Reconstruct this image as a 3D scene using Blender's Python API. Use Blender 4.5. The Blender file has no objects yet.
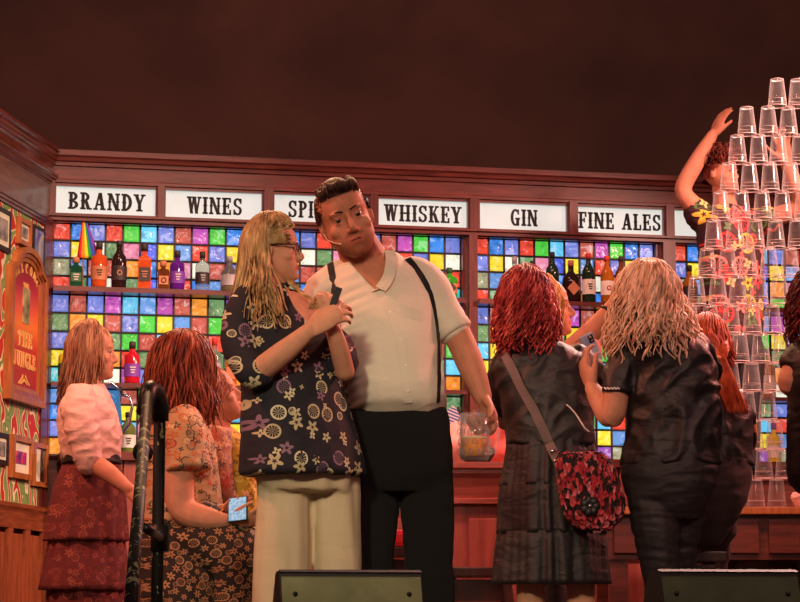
import bpy, bmesh, math, random
import numpy as np
from mathutils import Vector, Matrix, noise, Euler

random.seed(7)
SC = bpy.context.scene
C = SC.collection
PI = math.pi

# ------------------------------------------------------------------ camera
FPX, HZ, CAMZ = 2200.0, 620.0, 0.35
TH = math.atan((HZ - 301.0) / FPX)
cd = bpy.data.cameras.new('camera')
cd.sensor_width = 36.0
cd.lens = 36.0 * FPX / 800.0
cd.clip_end = 100
cam = bpy.data.objects.new('camera', cd)
C.objects.link(cam)
cam.location = (0, 0, CAMZ)
cam.rotation_euler = (PI / 2 + TH, 0, 0)
SC.camera = cam
SC.view_settings.view_transform = 'Standard'
SC.view_settings.look = 'None'
SC.view_settings.gamma = 1.0
SC.view_settings.use_curve_mapping = False
SC.view_settings.exposure = 0.0
try:
    SC.cycles.use_denoising = True
    SC.cycles.max_bounces = 8
    SC.cycles.transparent_max_bounces = 40
    SC.cycles.sample_clamp_indirect = 4.0
except Exception:
    pass

# ------------------------------------------------------------------ world: a dark theatre
wd = bpy.data.worlds.new('theatre_dark')
SC.world = wd
wd.use_nodes = True
wd.node_tree.nodes['Background'].inputs[0].default_value = (0.9, 0.45, 0.36, 1)
wd.node_tree.nodes['Background'].inputs[1].default_value = 0.16

# ------------------------------------------------------------------ stage lanterns
def spot(name, loc, target, color, power, size=50, blend=0.6, radius=0.25):
    d = bpy.data.lights.new(name, 'SPOT')
    d.color = color
    d.energy = power
    d.spot_size = math.radians(size)
    d.spot_blend = blend
    d.shadow_soft_size = radius
    o = bpy.data.objects.new(name, d)
    C.objects.link(o)
    o.location = loc
    o.rotation_euler = (Vector(target) - Vector(loc)).to_track_quat('-Z', 'Y').to_euler()
    return o

spot('front_house_lantern', (-1.6, 0.2, 3.2), (-0.18, 7.1, 0.85), (1.0, 0.88, 0.56), 900, 17, 1.0, 0.25)
spot('front_house_lantern', (2.6, 0.0, 4.8), (0.85, 7.8, 1.1), (1.0, 0.56, 0.46), 310, 22, 0.9, 0.3)
spot('front_wash_lantern', (0.4, -1.0, 4.4), (0.2, 9.0, 1.4), (1.0, 0.50, 0.40), 700, 40, 0.8, 0.5)
spot('upstage_lantern', (-1.7, 7.6, 5.4), (-1.3, 11.3, 1.0), (1.0, 0.42, 0.30), 620, 62, 0.8, 0.3)
spot('upstage_lantern', (0.3, 7.6, 5.4), (0.4, 11.3, 0.8), (1.0, 0.46, 0.38), 620, 62, 0.8, 0.3)
spot('upstage_lantern', (2.2, 7.6, 5.4), (1.9, 11.0, 1.4), (1.0, 0.44, 0.34), 720, 62, 0.8, 0.3)
spot('side_wall_lantern', (2.4, 6.4, 4.6), (-2.1, 11.0, 2.0), (1.0, 0.68, 0.50), 2000, 36, 0.9, 0.3)
spot('side_red_lantern', (4.6, 9.4, 4.2), (0.2, 8.2, 1.1), (1.0, 0.27, 0.22), 1300, 50, 0.7, 0.25)
spot('side_red_lantern', (-3.6, 6.6, 4.4), (-0.6, 8.6, 1.2), (1.0, 0.30, 0.18), 800, 60, 0.7, 0.25)
spot('back_pink_lantern', (2.8, 11.8, 5.2), (0.9, 7.8, 1.1), (1.0, 0.56, 0.46), 1900, 50, 0.7, 0.25)
spot('back_amber_lantern', (-1.0, 11.4, 5.2), (-0.4, 7.2, 1.2), (1.0, 0.5, 0.25), 800, 50, 0.7, 0.25)
spot('cup_lantern', (3.9, 9.3, 3.6), (1.8, 11.0, 2.3), (1.0, 0.48, 0.38), 1250, 46, 0.9, 0.2)
spot('drape_wash_lantern', (-1.5, 9.0, 7.5), (0.0, 15.9, 5.2), (1.0, 0.46, 0.36), 1150, 100, 1.0, 0.5)

# ------------------------------------------------------------------ projection helpers (photo pixel + depth -> place on the stage)
def ray(x, y):
    a = (x - 400.0) / FPX
    b = (301.0 - y) / FPX
    return Vector((a, math.cos(TH) - b * math.sin(TH), math.sin(TH) + b * math.cos(TH)))

def P(x, y, Y):
    d = ray(x, y)
    return d * (Y / d.y) + Vector((0, 0, CAMZ))

BT = 0.21
def wall_pt(x, y, off=0.0):
    d = ray(x, y)
    k = (12.5 + off) / (d.y - BT * d.x)
    return d * k + Vector((0, 0, CAMZ))

CORNER = wall_pt(50, 300)
bx = Vector((1, BT, 0)).normalized()
by = Vector((-bx.y, bx.x, 0))
WM = Matrix(((bx.x, by.x, 0, CORNER.x), (bx.y, by.y, 0, CORNER.y), (0, 0, 1, 0), (0, 0, 0, 1)))
la = math.radians(81)
lx = Vector((math.cos(la), math.sin(la), 0))
ly = Vector((-lx.y, lx.x, 0))
LM = Matrix(((lx.x, ly.x, 0, CORNER.x), (lx.y, ly.y, 0, CORNER.y), (0, 0, 1, 0), (0, 0, 0, 1)))

def wu(x, y=260):
    p = wall_pt(x, y) - CORNER
    return p.dot(bx), wall_pt(x, y).z

def lu(x, y):
    d = ray(x, y)
    k = (CORNER.x * ly.x + CORNER.y * ly.y) / (d.x * ly.x + d.y * ly.y)
    p = d * k
    return (p.x - CORNER.x) * lx.x + (p.y - CORNER.y) * lx.y, p.z + CAMZ

# ------------------------------------------------------------------ scene helpers
def s2l(c):
    c = c / 255.0
    return c / 12.92 if c <= 0.04045 else ((c + 0.055) / 1.055) ** 2.4

def rgb(r, g, b):
    return (s2l(r), s2l(g), s2l(b), 1.0)

def link(name, me, parent=None, matrix=None, loc=None):
    o = bpy.data.objects.new(name, me)
    C.objects.link(o)
    if matrix is not None:
        o.matrix_world = matrix
    if loc is not None:
        o.location = loc
    if parent is not None:
        o.parent = parent
    return o

def empty(name, loc=(0, 0, 0), matrix=None):
    o = bpy.data.objects.new(name, None)
    o.empty_display_size = 0.1
    C.objects.link(o)
    if matrix is not None:
        o.matrix_world = matrix
    else:
        o.location = loc
    return o

def tag(o, label, cat, group=None):
    o['label'] = label
    o['category'] = cat
    if group:
        o['group'] = group
    return o

def struct(o, label=None, cat=None):
    o['kind'] = 'structure'
    if label:
        o['label'] = label
        o['category'] = cat
    return o

class MB:
    """collects verts / faces, then builds one mesh"""
    def __init__(self):
        self.v = []
        self.f = []

    def add(self, vs, fs):
        n = len(self.v)
        self.v += [Vector(p) for p in vs]
        self.f += [tuple(i + n for i in f) for f in fs]
        return self

    def box(self, x0, x1, y0, y1, z0, z1):
        return self.add([(x0, y0, z0), (x1, y0, z0), (x1, y1, z0), (x0, y1, z0), (x0, y0, z1), (x1, y0, z1), (x1, y1, z1), (x0, y1, z1)],
                        [(0, 3, 2, 1), (4, 5, 6, 7), (0, 1, 5, 4), (1, 2, 6, 5), (2, 3, 7, 6), (3, 0, 4, 7)])

    def prism(self, poly, y0, y1):
        """convex polygon in x,z pushed from y0 to y1"""
        n = len(poly)
        vs = [(p[0], y0, p[1]) for p in poly] + [(p[0], y1, p[1]) for p in poly]
        fs = [tuple(range(n)), tuple(range(2 * n - 1, n - 1, -1))]
        fs += [(i, i + n, (i + 1) % n + n, (i + 1) % n) for i in range(n)]
        return self.add(vs, fs)

    def profile(self, prof, x0, x1):
        """closed outline in y,z run along x"""
        n = len(prof)
        vs = [(x0, p[0], p[1]) for p in prof] + [(x1, p[0], p[1]) for p in prof]
        fs = [tuple(range(n)), tuple(range(2 * n - 1, n - 1, -1))]
        fs += [(i, i + n, (i + 1) % n + n, (i + 1) % n) for i in range(n)]
        return self.add(vs, fs)

    def lathe(self, prof, n=20, c=(0, 0, 0), cap=True):
        vs, fs = [], []
        for r, z in prof:
            for k in range(n):
                a = 2 * PI * k / n
                vs.append((c[0] + r * math.cos(a), c[1] + r * math.sin(a), c[2] + z))
        m = len(prof)
        for i in range(m - 1):
            for k in range(n):
                fs.append((i * n + k, i * n + (k + 1) % n, (i + 1) * n + (k + 1) % n, (i + 1) * n + k))
        if cap:
            fs.append(tuple(range(n - 1, -1, -1)))
            fs.append(tuple(range((m - 1) * n, m * n)))
        return self.add(vs, fs)

    def tube(self, pts, r, n=8, cap=True, flat=1.0, ref=None, wob=None):
        """tube along points; r a number or a list; flat squashes the second axis"""
        pts = [Vector(p) for p in pts]
        m = len(pts)
        rs = r if isinstance(r, (list, tuple)) else [r] * m
        vs, fs = [], []
        up = None
        for i in range(m):
            t = (pts[min(i + 1, m - 1)] - pts[max(i - 1, 0)])
            if t.length < 1e-9:
                t = Vector((0, 0, 1))
            t.normalize()
            if up is None:
                up = Vector(ref) if ref is not None else (Vector((0, 0, 1)) if abs(t.z) < 0.9 else Vector((0, 1, 0)))
            up = up - t * up.dot(t)
            if up.length < 1e-6:
                up = t.orthogonal()
            up.normalize()
            sd = t.cross(up)
            for k in range(n):
                a = 2 * PI * k / n
                q = 1.0 if wob is None else wob(i / max(1, m - 1), a)
                vs.append(pts[i] + (sd * math.cos(a) + up * math.sin(a) * flat) * rs[i] * q)
        for i in range(m - 1):
            for k in range(n):
                fs.append((i * n + k, i * n + (k + 1) % n, (i + 1) * n + (k + 1) % n, (i + 1) * n + k))
        if cap:
            fs.append(tuple(range(n - 1, -1, -1)))
            fs.append(tuple(range((m - 1) * n, m * n)))
        return self.add(vs, fs)

    def sphere(self, c, rx, ry=None, rz=None, rot=None, n=16, m=10):
        ry = rx if ry is None else ry
        rz = rx if rz is None else rz
        c = Vector(c)
        vs, fs = [], []
        for i in range(1, m):
            t = PI * i / m
            for k in range(n):
                a = 2 * PI * k / n
                vs.append(Vector((rx * math.sin(t) * math.cos(a), ry * math.sin(t) * math.sin(a), rz * math.cos(t))))
        vs.append(Vector((0, 0, rz)))
        vs.append(Vector((0, 0, -rz)))
        for i in range(m - 2):
            for k in range(n):
                fs.append((i * n + k, (i + 1) * n + k, (i + 1) * n + (k + 1) % n, i * n + (k + 1) % n))
        T, B = len(vs) - 2, len(vs) - 1
        for k in range(n):
            fs.append((T, k, (k + 1) % n))
            fs.append((B, (m - 2) * n + (k + 1) % n, (m - 2) * n + k))
        if rot is not None:
            vs = [rot @ v for v in vs]
        return self.add([v + c for v in vs], fs)

    def move(self, M):
        self.v = [M @ v for v in self.v]
        return self

    def mesh(self, name, mat=None, smooth=False, bevel=0.0):
        me = bpy.data.meshes.new(name)
        me.from_pydata([tuple(v) for v in self.v], [], self.f)
        if bevel > 0:
            bm = bmesh.new()
            bm.from_mesh(me)
            bmesh.ops.bevel(bm, geom=[e for e in bm.edges], offset=bevel, segments=2, affect='EDGES', profile=0.7)
            bm.to_mesh(me)
            bm.free()
        if mat is not None:
            for m_ in (mat if isinstance(mat, (list, tuple)) else [mat]):
                me.materials.append(m_)
        if smooth:
            for p in me.polygons:
                p.use_smooth = True
        me.update()
        return me

    def build(self, name, mat=None, parent=None, matrix=None, loc=None, smooth=False, bevel=0.0):
        return link(name, self.mesh(name, mat, smooth, bevel), parent, matrix, loc)

# ------------------------------------------------------------------ materials
def new_mat(name):
    m = bpy.data.materials.new(name)
    m.use_nodes = True
    nt = m.node_tree
    return m, nt, nt.nodes['Principled BSDF']

def setp(b, **k):
    for n, v in k.items():
        nm = {'base': 'Base Color', 'rough': 'Roughness', 'metal': 'Metallic', 'ecol': 'Emission Color', 'estr': 'Emission Strength',
              'trans': 'Transmission Weight', 'alpha': 'Alpha', 'coat': 'Coat Weight', 'sheen': 'Sheen Weight', 'sss': 'Subsurface Weight',
              'spec': 'Specular IOR Level', 'ior': 'IOR'}[n]
        b.inputs[nm].default_value = v

def ramp(nt, fac, stops, interp='LINEAR'):
    r = nt.nodes.new('ShaderNodeValToRGB')
    r.color_ramp.interpolation = interp
    e = r.color_ramp.elements
    while len(e) < len(stops):
        e.new(0.5)
    for i, (p, c) in enumerate(stops):
        e[i].position = p
        e[i].color = c if len(c) == 4 else (*c, 1)
    nt.links.new(fac, r.inputs[0])
    return r.outputs[0]

def coord(nt, kind='Object', scale=(1, 1, 1), rot=(0, 0, 0), loc=(0, 0, 0)):
    t = nt.nodes.new('ShaderNodeTexCoord')
    mp = nt.nodes.new('ShaderNodeMapping')
    mp.inputs['Scale'].default_value = scale
    mp.inputs['Rotation'].default_value = rot
    mp.inputs['Location'].default_value = loc
    nt.links.new(t.outputs[kind], mp.inputs[0])
    return mp.outputs[0]

def tnoise(nt, vec, scale, detail=3, rough=0.5, dist=0.0):
    n = nt.nodes.new('ShaderNodeTexNoise')
    n.inputs['Scale'].default_value = scale
    n.inputs['Detail'].default_value = detail
    n.inputs['Roughness'].default_value = rough
    n.inputs['Distortion'].default_value = dist
    nt.links.new(vec, n.inputs['Vector'])
    return n.outputs['Fac']

def mathn(nt, op, a, b=None, c=None):
    n = nt.nodes.new('ShaderNodeMath')
    n.operation = op
    for i, v in enumerate((a, b, c)):
        if v is None:
            continue
        if isinstance(v, (int, float)):
            n.inputs[i].default_value = v
        else:
            nt.links.new(v, n.inputs[i])
    return n.outputs[0]

def mixc(nt, fac, a, b, mode='MIX'):
    n = nt.nodes.new('ShaderNodeMix')
    n.data_type = 'RGBA'
    n.blend_type = mode
    for i, v in ((0, fac), (6, a), (7, b)):
        if isinstance(v, (int, float)):
            n.inputs[i].default_value = v
        elif isinstance(v, tuple):
            n.inputs[i].default_value = v
        else:
            nt.links.new(v, n.inputs[i])
    return n.outputs[2]

def bump(nt, b, height, strength=0.3, dist=0.01):
    n = nt.nodes.new('ShaderNodeBump')
    n.inputs['Strength'].default_value = strength
    n.inputs['Distance'].default_value = dist
    nt.links.new(height, n.inputs['Height'])
    nt.links.new(n.outputs[0], b.inputs['Normal'])

def plain(name, col, rough=0.6, metal=0.0, vary=0.12, scale=8.0, bmp=0.0, bscale=40.0, **k):
    m, nt, b = new_mat(name)
    setp(b, rough=rough, metal=metal, **k)
    v = coord(nt)
    f = tnoise(nt, v, scale)
    d = tuple(max(0, c * (1 - vary * 1.6)) for c in col[:3]) + (1,)
    l = tuple(min(1, c * (1 + vary * 1.6)) for c in col[:3]) + (1,)
    nt.links.new(ramp(nt, f, [(0.3, d), (0.7, l)]), b.inputs['Base Color'])
    if bmp > 0:
        bump(nt, b, tnoise(nt, v, bscale, 4), bmp, 0.004)
    return m

def wood(name, dark, light, rough=0.35, axis=0, scale=3.0, coat=0.15):
    m, nt, b = new_mat(name)
    setp(b, rough=rough, coat=coat)
    sc = [scale * 9] * 3
    sc[axis] = scale
    v = coord(nt, 'Object', tuple(sc))
    f = tnoise(nt, v, 1.6, 6, 0.62, 0.6)
    nt.links.new(ramp(nt, f, [(0.28, dark), (0.72, light)]), b.inputs['Base Color'])
    bump(nt, b, f, 0.12, 0.004)
    return m

M = {}
M['wood_x'] = wood('mahogany_along', rgb(62, 26, 22), rgb(118, 56, 46), 0.3, 0)
M['wood_z'] = wood('mahogany_upright', rgb(62, 26, 22), rgb(112, 52, 42), 0.3, 2)
M['frieze'] = wood('frieze_brown', rgb(84, 52, 46), rgb(118, 84, 74), 0.4, 0)
M['wains_x'] = wood('wainscot_along', rgb(104, 48, 28), rgb(160, 84, 50), 0.4, 0)
M['wains_z'] = wood('wainscot_upright', rgb(110, 50, 28), rgb(172, 92, 56), 0.4, 2)
M['bar_x'] = wood('red_mahogany_along', rgb(104, 42, 36), rgb(150, 76, 64), 0.35, 0)
M['bar_z'] = wood('red_mahogany_upright', rgb(112, 46, 38), rgb(152, 76, 64), 0.4, 2, 2.0)
M['table_x'] = wood('table_wood', rgb(60, 26, 20), rgb(112, 54, 40), 0.35, 0)
M['oak'] = wood('oak_frame', rgb(120, 62, 26), rgb(190, 112, 56), 0.4, 2)
M['stool'] = wood('stool_wood', rgb(34, 18, 14), rgb(66, 36, 26), 0.4, 2)
M['floor'] = wood('stage_floor', rgb(28, 18, 16), rgb(58, 40, 34), 0.5, 0, 1.5)
M['lead'] = plain('leading_black', rgb(34, 22, 22), 0.5)
M['black'] = plain('black_letter', rgb(22, 22, 24), 0.6, vary=0.05)
M['iron'] = plain('black_iron', rgb(16, 16, 18), 0.45, 0.2)
M['chrome'] = plain('chrome', rgb(190, 190, 195), 0.2, 1.0, vary=0.03)

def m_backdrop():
    m, nt, b = new_mat('dark_haze_drape')
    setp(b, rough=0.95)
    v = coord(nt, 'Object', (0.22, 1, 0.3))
    f = tnoise(nt, v, 2.2, 4, 0.55, 0.4)  # mottling paints the hazy air of the dark void above the set
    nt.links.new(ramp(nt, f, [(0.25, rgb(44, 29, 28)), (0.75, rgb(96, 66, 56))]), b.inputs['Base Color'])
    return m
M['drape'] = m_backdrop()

def m_wallpaper():
    m, nt, b = new_mat('leaf_wallpaper')
    setp(b, rough=0.7)
    v = coord(nt, 'Object', (1, 1, .8), (0, .5, 0))
    w = nt.nodes.new('ShaderNodeTexWave')
    w.inputs['Scale'].default_value = 2.6
    w.inputs['Distortion'].default_value = 16.0
    w.inputs['Detail'].default_value = 1.6
    w.inputs['Detail Scale'].default_value = 1.9
    nt.links.new(v, w.inputs['Vector'])
    c1 = ramp(nt, w.outputs['Fac'], [(0.0, rgb(186, 44, 34)), (0.27, rgb(186, 44, 34)), (0.33, rgb(226, 204, 160)), (0.62, rgb(232, 214, 176)), (0.68, rgb(96, 128, 66)), (1.0, rgb(130, 150, 84))])
    nt.links.new(c1, b.inputs['Base Color'])
    return m
M['paper'] = m_wallpaper()

GLASS_C = {'R': (236, 58, 22), 'B': (24, 132, 236), 'L': (104, 124, 214), 'G': (62, 206, 48), 'C': (92, 204, 250), 'N': (190, 76, 58), 'M': (196, 74, 186),
           'Y': (248, 226, 26), 'W': (244, 244, 222), 'g': (98, 146, 88), 'P': (220, 130, 164), 'D': (64, 92, 228), 'O': (250, 152, 20), 'K': (148, 156, 118),
           'A': (88, 148, 220), 'V': (142, 66, 176), 'T': (40, 190, 200)}

def m_pane(key, col):
    m, nt, b = new_mat('stained_glass_' + {'R': 'red', 'B': 'blue', 'L': 'lavender', 'G': 'green', 'C': 'cyan', 'N': 'russet', 'M': 'magenta', 'Y': 'yellow', 'W': 'white',
                                           'g': 'sage', 'P': 'pink', 'D': 'cobalt', 'O': 'orange', 'K': 'olive', 'A': 'azure', 'V': 'violet', 'T': 'teal'}[key])
    c = tuple(x * .95 + .035 for x in rgb(*col)[:3]) + (1,)
    t = nt.nodes.new('ShaderNodeTexCoord')
    oi = nt.nodes.new('ShaderNodeObjectInfo')
    va = nt.nodes.new('ShaderNodeVectorMath')
    va.operation = 'ADD'
    nt.links.new(t.outputs['Object'], va.inputs[0])
    sc = mathn(nt, 'MULTIPLY', oi.outputs['Random'], 37.0)
    cb = nt.nodes.new('ShaderNodeCombineXYZ')
    for i in range(3):
        nt.links.new(sc, cb.inputs[i])
    nt.links.new(cb.outputs[0], va.inputs[1])
    f = tnoise(nt, va.outputs[0], 17.0, 1.5, 0.5, 1.6)
    rnd = mathn(nt, 'MULTIPLY_ADD', oi.outputs['Random'], 0.35, 0.80)
    dk = tuple(x * 0.55 for x in c[:3]) + (1,)
    wh = tuple(min(1.0, x * 0.8 + 0.26) for x in c[:3]) + (1,)
    e = ramp(nt, f, [(0.30, dk), (0.45, c), (0.58, c), (0.68, wh)])
    nt.links.new(e, b.inputs['Emission Color'])
    nt.links.new(mathn(nt, 'MULTIPLY', rnd, 0.95), b.inputs['Emission Strength'])
    setp(b, base=tuple(x * 0.25 for x in c[:3]) + (1,), rough=0.2)
    bump(nt, b, f, 0.5, 0.01)
    return m
MP = {k: m_pane(k, c) for k, c in GLASS_C.items()}

def m_sign():
    m, nt, b = new_mat('backlit_sign_face')
    v = coord(nt)
    f = tnoise(nt, v, 5.0, 5, 0.65, 0.5)
    e = ramp(nt, f, [(0.2, rgb(206, 198, 172)), (0.40, rgb(234, 234, 224)), (0.8, rgb(238, 242, 238))])
    nt.links.new(e, b.inputs['Emission Color'])
    setp(b, estr=0.80, rough=0.4, base=(0.12, 0.11, 0.1, 1))
    return m
M['sign'] = m_sign()
# ================================================================== lettering (slab-serif saloon capitals drawn from strokes)
def arc_band(cx, cy, rx, ry, a0, a1, wx, wy, n=10):
    out = []
    for i in range(n):
        t0 = math.radians(a0 + (a1 - a0) * i / n)
        t1 = math.radians(a0 + (a1 - a0) * (i + 1) / n)
        o0 = (cx + rx * math.cos(t0), cy + ry * math.sin(t0))
        o1 = (cx + rx * math.cos(t1), cy + ry * math.sin(t1))
        i0 = (cx + (rx - wx) * math.cos(t0), cy + (ry - wy) * math.sin(t0))
        i1 = (cx + (rx - wx) * math.cos(t1), cy + (ry - wy) * math.sin(t1))
        out.append([o0, o1, i1, i0])
    return out

def R_(x0, x1, y0, y1):
    return [(x0, y0), (x1, y0), (x1, y1), (x0, y1)]

def stem(x, w=0.2, spur=True, top=True, bot=True, e=0.09):
    q = [R_(x, x + w, 0, 1)]
    if bot:
        q.append(R_(x - e, x + w + e, 0, 0.11))
    if top:
        q.append(R_(x - e, x + w + e, 0.89, 1))
    if spur:
        q.append([(x - 0.06, 0.5), (x + w / 2, 0.38), (x + w + 0.06, 0.5), (x + w / 2, 0.62)])
    return q

def dg(x0, y0, x1, y1, w):
    return [[(x0, y0), (x0 + w, y0), (x1 + w, y1), (x1, y1)]]

def glyph(c):
    if c == 'I': return stem(0.1), 0.40
    if c == 'B': return stem(0.1) + arc_band(0.26, 0.74, 0.40, 0.26, -90, 90, 0.2, 0.1) + arc_band(0.26, 0.26, 0.46, 0.26, -90, 90, 0.21, 0.1), 0.76
    if c == 'R': return stem(0.1) + arc_band(0.26, 0.73, 0.40, 0.27, -90, 90, 0.2, 0.1) + dg(0.52, 0, 0.30, 0.5, 0.22) + [R_(0.5, 0.84, 0, 0.1)], 0.86
    if c == 'P': return stem(0.1) + arc_band(0.26, 0.72, 0.42, 0.28, -90, 90, 0.2, 0.1), 0.72
    if c == 'D': return stem(0.1) + arc_band(0.24, 0.5, 0.52, 0.5, -90, 90, 0.21, 0.11, 14), 0.8
    if c == 'A': return dg(0.08, 0, 0.38, 1, 0.12) + dg(0.58, 0, 0.36, 1, 0.22) + [R_(0.2, 0.66, 0.26, 0.37), R_(0.0, 0.3, 0, 0.1), R_(0.5, 0.88, 0, 0.1)], 0.9
    if c == 'N': return stem(0.1, 0.13) + stem(0.68, 0.13) + dg(0.62, 0, 0.1, 1, 0.2), 0.92
    if c == 'Y': return [R_(0.31, 0.52, 0, 0.48), R_(0.2, 0.63, 0, 0.1), R_(-0.02, 0.34, 0.9, 1), R_(0.52, 0.84, 0.9, 1)] + dg(0.3, 0.42, 0.04, 1, 0.22) + dg(0.38, 0.42, 0.64, 1, 0.12), 0.84
    if c == 'W': return dg(0.26, 0, 0.06, 1, 0.2) + dg(0.28, 0, 0.46, 1, 0.11) + dg(0.66, 0, 0.46, 1, 0.2) + dg(0.70, 0, 0.92, 1, 0.11) + [R_(-0.02, 0.34, 0.9, 1), R_(0.4, 0.7, 0.9, 1), R_(0.82, 1.12, 0.9, 1)], 1.12
    if c == 'M': return stem(0.1, 0.12) + stem(0.84, 0.2) + dg(0.44, 0.1, 0.12, 1, 0.2) + dg(0.48, 0.1, 0.84, 1, 0.11), 1.16
    if c == 'E': return stem(0.1) + [R_(0.2, 0.68, 0.9, 1), R_(0.2, 0.7, 0, 0.1), R_(0.2, 0.52, 0.45, 0.55), R_(0.6, 0.7, 0, 0.3), R_(0.58, 0.68, 0.72, 1), R_(0.46, 0.54, 0.36, 0.64)], 0.76
    if c == 'F': return stem(0.1) + [R_(0.2, 0.68, 0.9, 1), R_(0.2, 0.52, 0.45, 0.55), R_(0.58, 0.68, 0.7, 1), R_(0.46, 0.54, 0.36, 0.64)], 0.72
    if c == 'L': return stem(0.1) + [R_(0.2, 0.68, 0, 0.1), R_(0.58, 0.68, 0, 0.34)], 0.72
    if c == 'H': return stem(0.1) + stem(0.62) + [R_(0.2, 0.7, 0.45, 0.55)], 0.94
    if c == 'K': return stem(0.1) + dg(0.26, 0.42, 0.62, 1, 0.12) + dg(0.58, 0, 0.34, 0.56, 0.22) + [R_(0.52, 0.86, 0, 0.1), R_(0.54, 0.82, 0.9, 1)], 0.88
    if c == 'T': return [R_(0.3, 0.5, 0, 1), R_(0.2, 0.6, 0, 0.1), R_(0.02, 0.78, 0.9, 1), R_(0.02, 0.12, 0.68, 1), R_(0.68, 0.78, 0.68, 1)], 0.8
    if c == 'S': return arc_band(0.36, 0.735, 0.31, 0.265, 20, 270, 0.17, 0.1, 14) + arc_band(0.36, 0.265, 0.33, 0.265, -160, 90, 0.17, 0.1, 14) + [R_(0.56, 0.66, 0.68, 0.98), R_(0.05, 0.15, 0.02, 0.32)], 0.74
    if c == 'G': return arc_band(0.44, 0.5, 0.4, 0.51, 50, 320, 0.2, 0.11, 16) + [R_(0.54, 0.76, 0.0, 0.44), R_(0.46, 0.84, 0.38, 0.48), R_(0.66, 0.75, 0.68, 0.98)], 0.88
    if c == 'C': return arc_band(0.44, 0.5, 0.4, 0.51, 40, 320, 0.2, 0.11, 16) + [R_(0.68, 0.78, 0.66, 0.98)], 0.84
    if c == 'O': return arc_band(0.44, 0.5, 0.4, 0.51, 0, 360, 0.2, 0.11, 20), 0.88
    if c == 'J': return [R_(0.34, 0.54, 0.25, 1), R_(0.24, 0.64, 0.9, 1)] + arc_band(0.3, 0.26, 0.24, 0.26, 180, 360, 0.18, 0.1, 8), 0.68
    if c == 'U': return [R_(0.1, 0.3, 0.3, 1), R_(0.6, 0.72, 0.3, 1), R_(0.02, 0.38, 0.9, 1), R_(0.5, 0.82, 0.9, 1)] + arc_band(0.41, 0.32, 0.31, 0.32, 180, 360, 0.17, 0.11, 10), 0.84
    return [], 0.45

def word_width(t, gap=0.06):
    return sum(glyph(c)[1] + gap for c in t) - gap

def word(mb, text, cx, z0, h, y0, y1, sx=1.0, width=None, gap=0.06, bold=0.045):
    w = word_width(text, gap)
    if width is not None:
        sx = width / (w * h)
    x = cx - w * h * sx / 2
    for c in text:
        polys, gw = glyph(c)
        for p in polys:
            for bo_ in ((0.0, bold) if bold else (0.0,)):
                mb.prism([(x + (a + bo_) * h * sx, z0 + b * h) for a, b in p], y0, y1)
        x += (gw + gap) * h * sx
    return mb

# ================================================================== the place
struct(MB().box(-9, 9, 3.5, 17, -0.1, 0.0).build('floor', M['floor']), 'dark wooden stage floor', 'floor')
struct(MB().box(-11, 11, 16.0, 16.1, 0.0, 9).build('wall_backdrop', M['drape']), 'dark brown drape with painted haze hanging behind the bar set', 'backdrop')

ZT = 2.955
BL = 5.6                                         # length of the back wall
struct(MB().box(-0.1, BL, 0.10, 0.2, 0, ZT - 0.02).build('wall_back', M['wood_x'], matrix=WM), 'mahogany back wall of the bar set', 'wall')
# cornice of the back wall: crown, cove and flat fascia
cor = [(0.1, ZT), (-0.075, ZT), (-0.075, ZT - 0.03), (-0.062, ZT - 0.04), (-0.055, ZT - 0.06), (-0.04, ZT - 0.066), (-0.038, ZT - 0.085),
       (-0.02, ZT - 0.09), (-0.02, ZT - 0.160), (-0.04, ZT - 0.167), (-0.04, ZT - 0.183), (0.1, ZT - 0.183)]
struct(MB().profile([(y if y > 0 else y * .7, z) for y, z in cor], -0.02, BL).build('trim_1', M['wood_x'], matrix=WM), 'mahogany cornice along the top of the back wall', 'cornice')
ZS1, ZS0 = wu(54, 184)[1], wu(54, 215.5)[1]       # sign band
SIGNS = [(54, 157, 'BRANDY', 68, 145), (163.5, 263, 'WINES', 187, 242), (272, 369, 'SPIRITS', 288, 352), (376, 468, 'WHISKEY', 384, 461),
         (477, 567, 'GIN', 510, 537), (575, 663, 'FINE ALES', 578, 660), (671, 760, 'ALES', 690, 742)]
mul = MB()
for i in range(len(SIGNS)):
    a = wu(SIGNS[i][1], 200)[0]
    b = wu(SIGNS[i + 1][0], 200)[0] if i < len(SIGNS) - 1 else a + 0.05
    mul.box(a, b, -0.06, 0.1, ZS0 - 0.01, ZS1 + 0.01)
mul.box(-0.02, wu(54, 200)[0], -0.06, 0.1, ZS0 - 0.01, ZS1 + 0.01)
struct(mul.build('trim_2', M['wood_z'], matrix=WM), 'upright wooden dividers between the lit signs', 'trim')
# ledge below the signs
led = [(0.1, ZS0), (-0.075, ZS0), (-0.075, ZS0 - 0.012), (-0.06, ZS0 - 0.018), (-0.06, ZS0 - 0.034), (0.1, ZS0 - 0.034)]
struct(MB().profile(led, -0.02, BL).build('trim_3', M['wood_x'], matrix=WM), 'wooden ledge under the lit signs', 'trim')

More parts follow.
